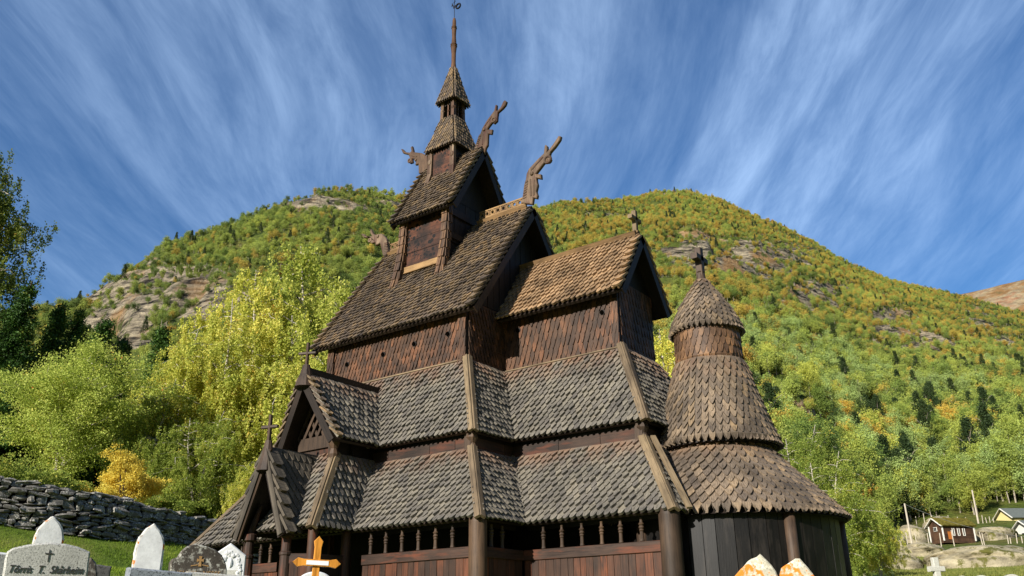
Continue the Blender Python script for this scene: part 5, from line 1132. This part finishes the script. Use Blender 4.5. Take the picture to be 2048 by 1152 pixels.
# ------------------------------------------------------------------ meadow on the right: cabin, houses, poles, fence, rocks
def frame_at(px, py, d, zoff=0):
    p, z, az_ = gspot(px, py, d); return p, z, az_
LOGS = wood_mat('cabin_boards', [(0, '33241a'), (.5, '4a3424'), (1, '5c4330')], 0); WHITEP = plain('white_paint', 'dcd8cc', .5, .3, 0, .08); TURF = plain('turf_roof', '645c26', .95, .1, 0, .5, 2.2); YELL = plain('yellow_paint', 'd8c78c', .6, .2, 0, .1); ROOFG = plain('grey_green_roof', '5f645e', .7, .3, 0, .15, 3)
GLASS = plain('window_glass', '20262c', .15, .6)
def cabin():
    d = 150; p, z, az_ = frame_at(1906, 1078, d); z = p[2]; s = d/F_PX/math.cos(math.radians(5))
    r = thing('cabin', 'small brown log cabin with turf roof and white corner boards on the meadow', 'cabin', (p[0], p[1], z-.1)); r.rotation_euler = (0, 0, math.radians(az_+40))
    W, D, H, G = 5.4, 2.8, 1.95, .95                # long side faces local -Y, gable to local -X
    mb = MB(); mb.slab([(-W/2, -D/2, -.6), (W/2, -D/2, -.6), (W/2, -D/2, H), (-W/2, -D/2, H)], .1); mb.slab([(W/2, D/2, -.6), (-W/2, D/2, -.6), (-W/2, D/2, H), (W/2, D/2, H)], .1)
    for x_, o_2 in ((-W/2, 1), (W/2, -1)):
        q = [(x_, D/2, -.6), (x_, -D/2, -.6), (x_, -D/2, H), (x_, 0, H+G), (x_, D/2, H)]; mb.slab(q if o_2 > 0 else q[::-1], .1)
    for k in range(9): mb.box((-W/2, -D/2-.03, .1+k*.19), (W/2, -D/2, .1+k*.19+.16))
    mb.build('wall', LOGS, r)
    mb = MB(); e = .35
    for sg in (-1, 1):
        q = [(-W/2-e, sg*(D/2+e), H-.2), (W/2+e, sg*(D/2+e), H-.2), (W/2+e, 0, H+G+.08), (-W/2-e, 0, H+G+.08)]; mb.slab(q if sg < 0 else q[::-1], -.2)
    for k in range(260): x_ = random.uniform(-W/2-e, W/2+e); y_ = random.uniform(-1, 1); mb.ball((x_, y_*(D/2+e), H+G+.25-abs(y_)*(G+.28)), random.uniform(.1, .22), 5, 4, 0, (1, 1, .5), .3)
    mb.build('turf_roof', TURF, r)
    mb = MB()
    for sg in (-1, 1): mb.beam((-W/2-e-.05, sg*(D/2+e+.05), H-.2), (-W/2-e-.05, 0, H+G+.1), .08, .3, (1, 0, 0))
    mb.build('bargeboard', WHITEP, r)
    for x_, y_ in ((-W/2-.04, -D/2-.05), (W/2+.02, -D/2-.05), (-W/2-.04, D/2)):
        mb = MB(); mb.beam((x_, y_, -.3), (x_, y_, H), .16, .16, (0, 1, 0)); mb.build('corner_board', WHITEP, r)
    for x_ in (-.9, 0, .9):
        mb = MB(); y_ = -D/2-.06
        for dx in (-.16, .16): mb.beam((x_+dx, y_, .45), (x_+dx, y_, 1.5), .09, .06, (0, 1, 0))
        mb.box((x_-.16, y_-.03, .42), (x_+.16, y_+.03, .5)); mb.box((x_-.16, y_+.01, .5), (x_+.16, y_+.03, 1.45), 1); mb.build('window', [WHITEP, GLASS], r)
    mb = MB(); mb.box((-W/2-.12, -.35, 1.15), (-W/2-.04, .35, 1.75)); mb.box((-W/2-.14, -.28, 1.2), (-W/2-.1, -.03, 1.7), 1); mb.box((-W/2-.14, .03, 1.2), (-W/2-.1, .28, 1.7), 1); mb.build('window', [WHITEP, GLASS], r)
    mb = MB(); mb.box((-1.9, -D/2-.12, -.1), (-1.3, -D/2-.03, 1.0)); mb.build('door', plain('orange_door', 'a8642a', .6), r)
cabin()
def house(px, py, d, W, D, H, G, yaw, label, paint=None):
    p, z, az_ = frame_at(px, py, d); z = p[2]; r = thing('house', label, 'house', (p[0], p[1], z)); r.rotation_euler = (0, 0, math.radians(az_+yaw))
    mb = MB()
    for q in ([(-W/2, -D/2), (W/2, -D/2)], [(W/2, D/2), (-W/2, D/2)]): mb.slab([(*q[0], -2.5), (*q[1], -2.5), (*q[1], H), (*q[0], H)], .12)
    for x_, sg in ((-W/2, 1), (W/2, -1)):
        q = [(x_, D/2, -2.5), (x_, -D/2, -2.5), (x_, -D/2, H), (x_, 0, H+G), (x_, D/2, H)]; mb.slab(q if sg > 0 else q[::-1], .12)
    mb.build('wall', paint or YELL, r); mb = MB(); e = .45
    for sg in (-1, 1):
        q = [(-W/2-e, sg*(D/2+e), H-.25), (W/2+e, sg*(D/2+e), H-.25), (W/2+e, 0, H+G+.05), (-W/2-e, 0, H+G+.05)]; mb.slab(q if sg < 0 else q[::-1], -.15)
    mb.build('roof', ROOFG, r); mb = MB()
    for sg in (-1, 1): mb.beam((-W/2-e-.05, sg*(D/2+e), H-.2), (-W/2-e-.05, 0, H+G+.1), .08, .32, (1, 0, 0))
    mb.build('bargeboard', WHITEP, r); mb = MB(); mb.box((-W/2-.08, -.5, .3), (-W/2-.02, .5, 1.3)); mb.box((-W/2-.1, -.42, .38), (-W/2-.07, .42, 1.22), 1); mb.build('window', [WHITEP, GLASS], r)
house(2056, 1062, 190, 8, 5.4, 2.2, 1.7, 34, 'pale yellow house with grey-green roof cut by the right edge, above the cabin')
house(2088, 1082, 165, 6, 4.4, 1.8, 1.2, 34, 'house with white gable boards just entering at the right edge, below the yellow one', WHITEP)
POLE = plain('pole_wood', 'b5aa98', .8, .2, 0, .2, 2)
def pole(px, pyt, pyb, d, r0, label, leanpx=0, bar=True):
    a = at(px, pyb, d); b = at(px+leanpx, pyt, d); az_ = math.degrees(math.atan2(-(a[0]-CAM[0]), a[1]-CAM[1])); zt_ = float(terrain(az_, d)); z0_ = min(a[2], zt_)-.4; H = b[2]-z0_
    r = thing('utility_pole', label, 'utility pole', (a[0], a[1], z0_), 0, 'pale utility poles'); off = b-a
    mb = MB(); mb.tube([(0, 0, 0), (off[0], off[1], H)], [r0, r0*.7], 8); mb.build('pole', POLE, r)
    if bar: mb = MB(); mb.beam((off[0]-.7*RGT[0], off[1]-.7*RGT[1], H-.3), (off[0]+.7*RGT[0], off[1]+.7*RGT[1], H-.3), .1, .12); [mb.lathe([(.05, H-.24), (.06, H-.12), (.03, H-.05)], (off[0]+q*RGT[0], off[1]+q*RGT[1]), 6) for q in (-.6, 0, .6)]; mb.build('crossarm', POLE, r)
    return np.array([a[0]+off[0], a[1]+off[1], z0_+H-.1])
wA = pole(1823, 1007, 1083, 140, .16, 'nearest pale utility pole, left of the turf-roofed cabin', -14, False)
wB = pole(1957, 980, 1047, 185, .17, 'pale utility pole standing behind the cabin before the dark trees', -13, False)
wC = pole(1890, 908, 957, 252, .14, 'left one of two thin pale poles side by side on the slope', -9, False); pole(1897, 906, 957, 253, .14, 'right one of two thin pale poles side by side on the slope', -9, False)
def wire(a, b, sag, label):
    mb = MB(); pts = [a+(np.asarray(b)-a)*t_+np.array([0, 0, -sag*4*t_*(1-t_)]) for t_ in np.linspace(0, 1, 14)]; mb.tube(pts, .018, 4); o = mb.build('overhead_wire', plain('wire', '8a8a88', .5)); tag(o, label, 'wire', 'overhead wires')
wire(wA, at(2100, 1075, 150), 1.2, 'overhead wire sloping from the nearest pole down to the right edge'); wire(wA, at(1752, 1022, 150), .6, 'overhead wire from the nearest pole to the left into the birches')
FP = [(1832, 1044), (1848, 1040), (1866, 1046), (1882, 1047), (1899, 1046), (1917, 1045), (1934, 1046), (1966, 1047), (1974, 1046), (1981, 1049), (1989, 1050)]
FQ = [(1814, 1083), (1833, 1083), (1857, 1082), (1881, 1083), (1907, 1081), (1964, 1082), (1968, 1084), (2017, 1088), (2022, 1089), (2034, 1085), (2046, 1092)]
for i, (px, py) in enumerate(FP+FQ):
    up_ = i < len(FP); d = 178+(px-1832)*.05 if up_ else 139; a = at(px, py, d); az_ = math.degrees(math.atan2(-(a[0]-CAM[0]), a[1]-CAM[1])); z = min(float(terrain(az_, d)), a[2])
    mb = MB(); hh = a[2]-z+random.uniform(.9, 1.5); mb.tube([(0, 0, -.3), (random.uniform(-.12, .12), 0, hh)], [.075, .06], 6, rnd=.5); o = mb.build('fence_post', POLE); o.location = (a[0], a[1], z); tag(o, 'thin pale fence post in the row behind the cabin' if up_ else 'thin pale fence post in the row in front of the cabin', 'fence post', 'fence posts behind the cabin' if up_ else 'fence posts in front of the cabin')
S_ROCK = NT('bare_rock', .9, .2); o_ = S_ROCK.obj(); c = S_ROCK.ramp(S_ROCK.noise(S_ROCK.mapping(o_, (.35, .35, 1.2), (.3, .2, 0)), 1, 6, .7), [(.3, '4a4436'), (.45, '92886f'), (.62, 'b2a689'), (.75, 'c2b698')]); c = S_ROCK.mix(c, lin('5e5c2a'), S_ROCK.rng(S_ROCK.noise(o_, .5, 5, .7), .53, .6)); S_ROCK.color(c).bump(S_ROCK.noise(o_, 1.2, 6, .75), 1, .3); S_ROCK = S_ROCK.m
def rock(px, py_top, py_bot, d, wpx, label, depth=5.0, seed=0):
    p, z, az_ = frame_at(px, py_bot, d); w_ = wpx*d/F_PX/2; hm = max(.5, at(px, py_top, d)[2]-z)
    n, m = 44, 16; V = []
    for j in range(m+1):
        f_ = j/m*PI/2
        for i in range(n):
            a = 2*PI*i/n; q = 1+.3*float(fbm(math.cos(a)*1.6+seed*7+f_*1.2, math.sin(a)*1.6+f_*2.5, 5, seed)); V.append([w_*math.cos(a)*math.cos(f_)**.75*q, depth*math.sin(a)*math.cos(f_)**.75*q, hm*math.sin(f_)*(1+.2*float(fbm(math.cos(a)*2.5*math.cos(f_), math.sin(a)*2.5*math.cos(f_)+seed, 4, seed+5)))])
    V = np.array(V); V[:n, 2] -= 3.0; F = [[j*n+i, j*n+(i+1) % n, (j+1)*n+(i+1) % n, (j+1)*n+i] for j in range(m) for i in range(n)]
    mb = MB(); mb.add(V, F, 0); o = mb.build('rock_outcrop', S_ROCK, smooth=True); o.location = (p[0], p[1], z-.1); o.rotation_euler = (0, 0, math.radians(az_)); tag(o, label, 'rock', 'bare rock humps on the meadow')
rock(1975, 1090, 1142, 106, 190, 'biggest bare rock hump below the cabin, right of the stone cross', 7, 1); rock(1915, 1100, 1140, 106, 90, 'grey rock hump between the cabin and the stone cross', 5, 8); rock(1842, 1086, 1105, 125, 85, 'lichen-grey rock hump below the nearest pale pole', 6, 2); rock(1800, 1108, 1130, 105, 80, 'rock hump left of the stone cross under the birch twigs', 4, 3)
rock(1880, 1034, 1046, 180, 60, 'low pale rock behind the cabin', 5, 4); rock(1803, 1070, 1082, 142, 22, 'small grey boulder beside the nearest pole', 1.6, 5); rock(1985, 1054, 1066, 160, 70, 'low rocky rise in front of the yellow house', 6, 6); rock(1822, 1050, 1064, 160, 60, 'low pale rock left of the cabin roof', 4, 7)
# ------------------------------------------------------------------ grass
GR_S = leaf_mat('straw_grass', [(0, '55662a'), (.5, '7a8040'), (.9, 'a09a58'), (1, 'b5a56a')], .35)
GR_M = leaf_mat('grass_blades', [(0, '4a6418'), (.5, '6b8424'), (.9, '8f9f38'), (1, 'aaa04c')], .35)
def grass(n, az0, az1, d0, d1, h0, wd, name, label, gm=None):
    a = rng.uniform(az0, az1, n); d = np.sqrt(rng.uniform(d0*d0, d1*d1, n)); z = terrain(a, d); X, Y = polar(a, d)
    keep = ~((X > -6.5) & (X < 12.5) & (Y > -8) & (Y < 7)); X, Y, z, d = X[keep], Y[keep], z[keep], d[keep]; n = len(X); B = np.stack([X, Y, z-.02], 1)
    t_ = rng.uniform(0, 6.28, n); h = h0*rng.uniform(.5, 1.4, n)*(.7+.8*vnoise(X*1.3, Y*1.3, 3)); U = np.stack([np.cos(t_), np.sin(t_), 0*t_], 1)*wd; ln = rng.normal(size=(n, 3))*.35*h[:, None]; ln[:, 2] = h
    V = np.stack([B-U, B+U, B+ln], 1); me = quads_mesh(name, V, np.clip(vnoise(X*.7, Y*.7, 9)*.6+rng.uniform(0, .4, n), 0, 1), gm or GR_M); o = link(name, me); tag(o, label, 'grass', kind='stuff')
grass(150000, 52, 72, 9, 46, .075, .012, 'grass', 'short sunlit green grass of the churchyard below the stone wall')
grass(60000, 2, 14, 20, 125, .16, .04, 'grass', 'green and straw-coloured grass of the meadow below the cabin', GR_S)
SKY_STRENGTH, SUN_STRENGTH, EXPOSURE = .078, 5.0, .65
CLOUD_AZ, CLOUD_COL, CL_BASE, CL_SEED = 33.0, (7.6, 10.4, 14.5, 1.0), .3, 20.1
# ------------------------------------------------------------------ light
SUN_EL, SUN_AZ = 25.0, 1.5                    # sun almost due south, a touch west
w = bpy.data.worlds.new('World'); scene.world = w; w.use_nodes = True; t = w.node_tree; t.nodes.clear()
def wn(tp, **k):
    x = t.nodes.new(tp)
    for a, b in k.items(): setattr(x, a, b)
    return x
out = wn('ShaderNodeOutputWorld'); bg = wn('ShaderNodeBackground'); sky = wn('ShaderNodeTexSky', sky_type='NISHITA')
sky.sun_disc = False; sky.sun_elevation = math.radians(SUN_EL); sky.sun_rotation = math.radians(180+SUN_AZ); sky.air_density = 1.0; sky.dust_density = .9; sky.ozone_density = 3.0; sky.altitude = 300
bg.inputs[1].default_value = SKY_STRENGTH
def wm(op, a, b=0.0):
    x = wn('ShaderNodeMath', operation=op)
    for i, q in enumerate((a, b)):
        if isinstance(q, bpy.types.NodeSocket): t.links.new(q, x.inputs[i])
        else: x.inputs[i].default_value = q
    return x.outputs[0]
def wnoise(v, scale, detail, rough, dist):
    x = wn('ShaderNodeTexNoise'); t.links.new(v, x.inputs['Vector'])
    for kk, q in (('Scale', scale), ('Detail', detail), ('Roughness', rough), ('Distortion', dist)): x.inputs[kk].default_value = q
    return x.outputs['Fac']
def wr(v, a, b, c=0.0, d=1.0):
    x = wn('ShaderNodeMapRange', interpolation_type='SMOOTHSTEP'); t.links.new(v, x.inputs[0])
    for i, q in enumerate((a, b, c, d)): x.inputs[i+1].default_value = q
    return x.outputs[0]
tc = wn('ShaderNodeTexCoord'); sp = wn('ShaderNodeSeparateXYZ'); t.links.new(tc.outputs['Generated'], sp.inputs[0])
zz = wm('ADD', wm('MAXIMUM', sp.outputs[2], .02), .12)      # cirrus lie on a high plane: streaks along one wind direction
ca, sa = math.cos(math.radians(CLOUD_AZ)), math.sin(math.radians(CLOUD_AZ))
along = wm('DIVIDE', wm('ADD', wm('MULTIPLY', sp.outputs[0], -sa), wm('MULTIPLY', sp.outputs[1], ca)), zz)
across = wm('DIVIDE', wm('ADD', wm('MULTIPLY', sp.outputs[0], ca), wm('MULTIPLY', sp.outputs[1], sa)), zz)
def vec(a, b, c=0.0):
    x = wn('ShaderNodeCombineXYZ')
    for i, q in enumerate((a, b, c)):
        if isinstance(q, bpy.types.NodeSocket): t.links.new(q, x.inputs[i])
        else: x.inputs[i].default_value = q
    return x.outputs[0]
bend = wm('ADD', across, wm('MULTIPLY', wm('SUBTRACT', wnoise(vec(wm('MULTIPLY', along, .45), wm('MULTIPLY', across, .4)), 1, 2, .5, 0), .5), .6))
broad = wnoise(vec(wm('MULTIPLY', along, .35), wm('MULTIPLY', bend, .95), CL_SEED), 1, 3, .5, .2)
streak = wnoise(vec(wm('MULTIPLY', along, .4), wm('MULTIPLY', bend, 3.5), 1.3), 1, 7, .62, .35)
fine = wnoise(vec(wm('MULTIPLY', along, 3.0), wm('MULTIPLY', bend, 14.0), 7.0), 1, 6, .65, .35)
m1 = wm('MULTIPLY', wm('ADD', wr(broad, .32, .7, 0, .75), CL_BASE), wm('ADD', wm('MULTIPLY', wr(streak, .28, .8), .75), .12))
mask = wm('MULTIPLY', m1, wm('ADD', wm('MULTIPLY', wr(fine, .25, .75), .6), .4))
mask = wm('MULTIPLY', mask, wr(sp.outputs[2], .2, .42, .35, 1.0))
hs = wn('ShaderNodeHueSaturation'); t.links.new(sky.outputs[0], hs.inputs['Color']); hs.inputs['Saturation'].default_value = 1.3; hs.inputs['Hue'].default_value = .507; hs.inputs['Value'].default_value = 1.0
mx = wn('ShaderNodeMix', data_type='RGBA'); t.links.new(wm('MULTIPLY', mask, .5), mx.inputs[0]); t.links.new(hs.outputs[0], mx.inputs[6]); mx.inputs[7].default_value = CLOUD_COL
t.links.new(mx.outputs[2], bg.inputs[0]); t.links.new(bg.outputs[0], out.inputs[0])
sl = bpy.data.lights.new('sun', 'SUN'); sun = bpy.data.objects.new('sun', sl); COL.objects.link(sun)
sl.energy = SUN_STRENGTH; sl.angle = math.radians(.5); sl.color = (1.0, .95, .86)
a, e = math.radians(SUN_AZ), math.radians(SUN_EL)
to_sun = Vector((-math.sin(a)*math.cos(e), -math.cos(a)*math.cos(e), math.sin(e)))
sun.rotation_euler = to_sun.to_track_quat('Z', 'Y').to_euler()
scene.view_settings.view_transform = 'Standard'; scene.view_settings.look = 'None'; scene.view_settings.exposure = EXPOSURE; scene.view_settings.gamma = 1.0
scene.cycles.use_denoising = True; scene.cycles.max_bounces = 6; scene.cycles.transparent_max_bounces = 8
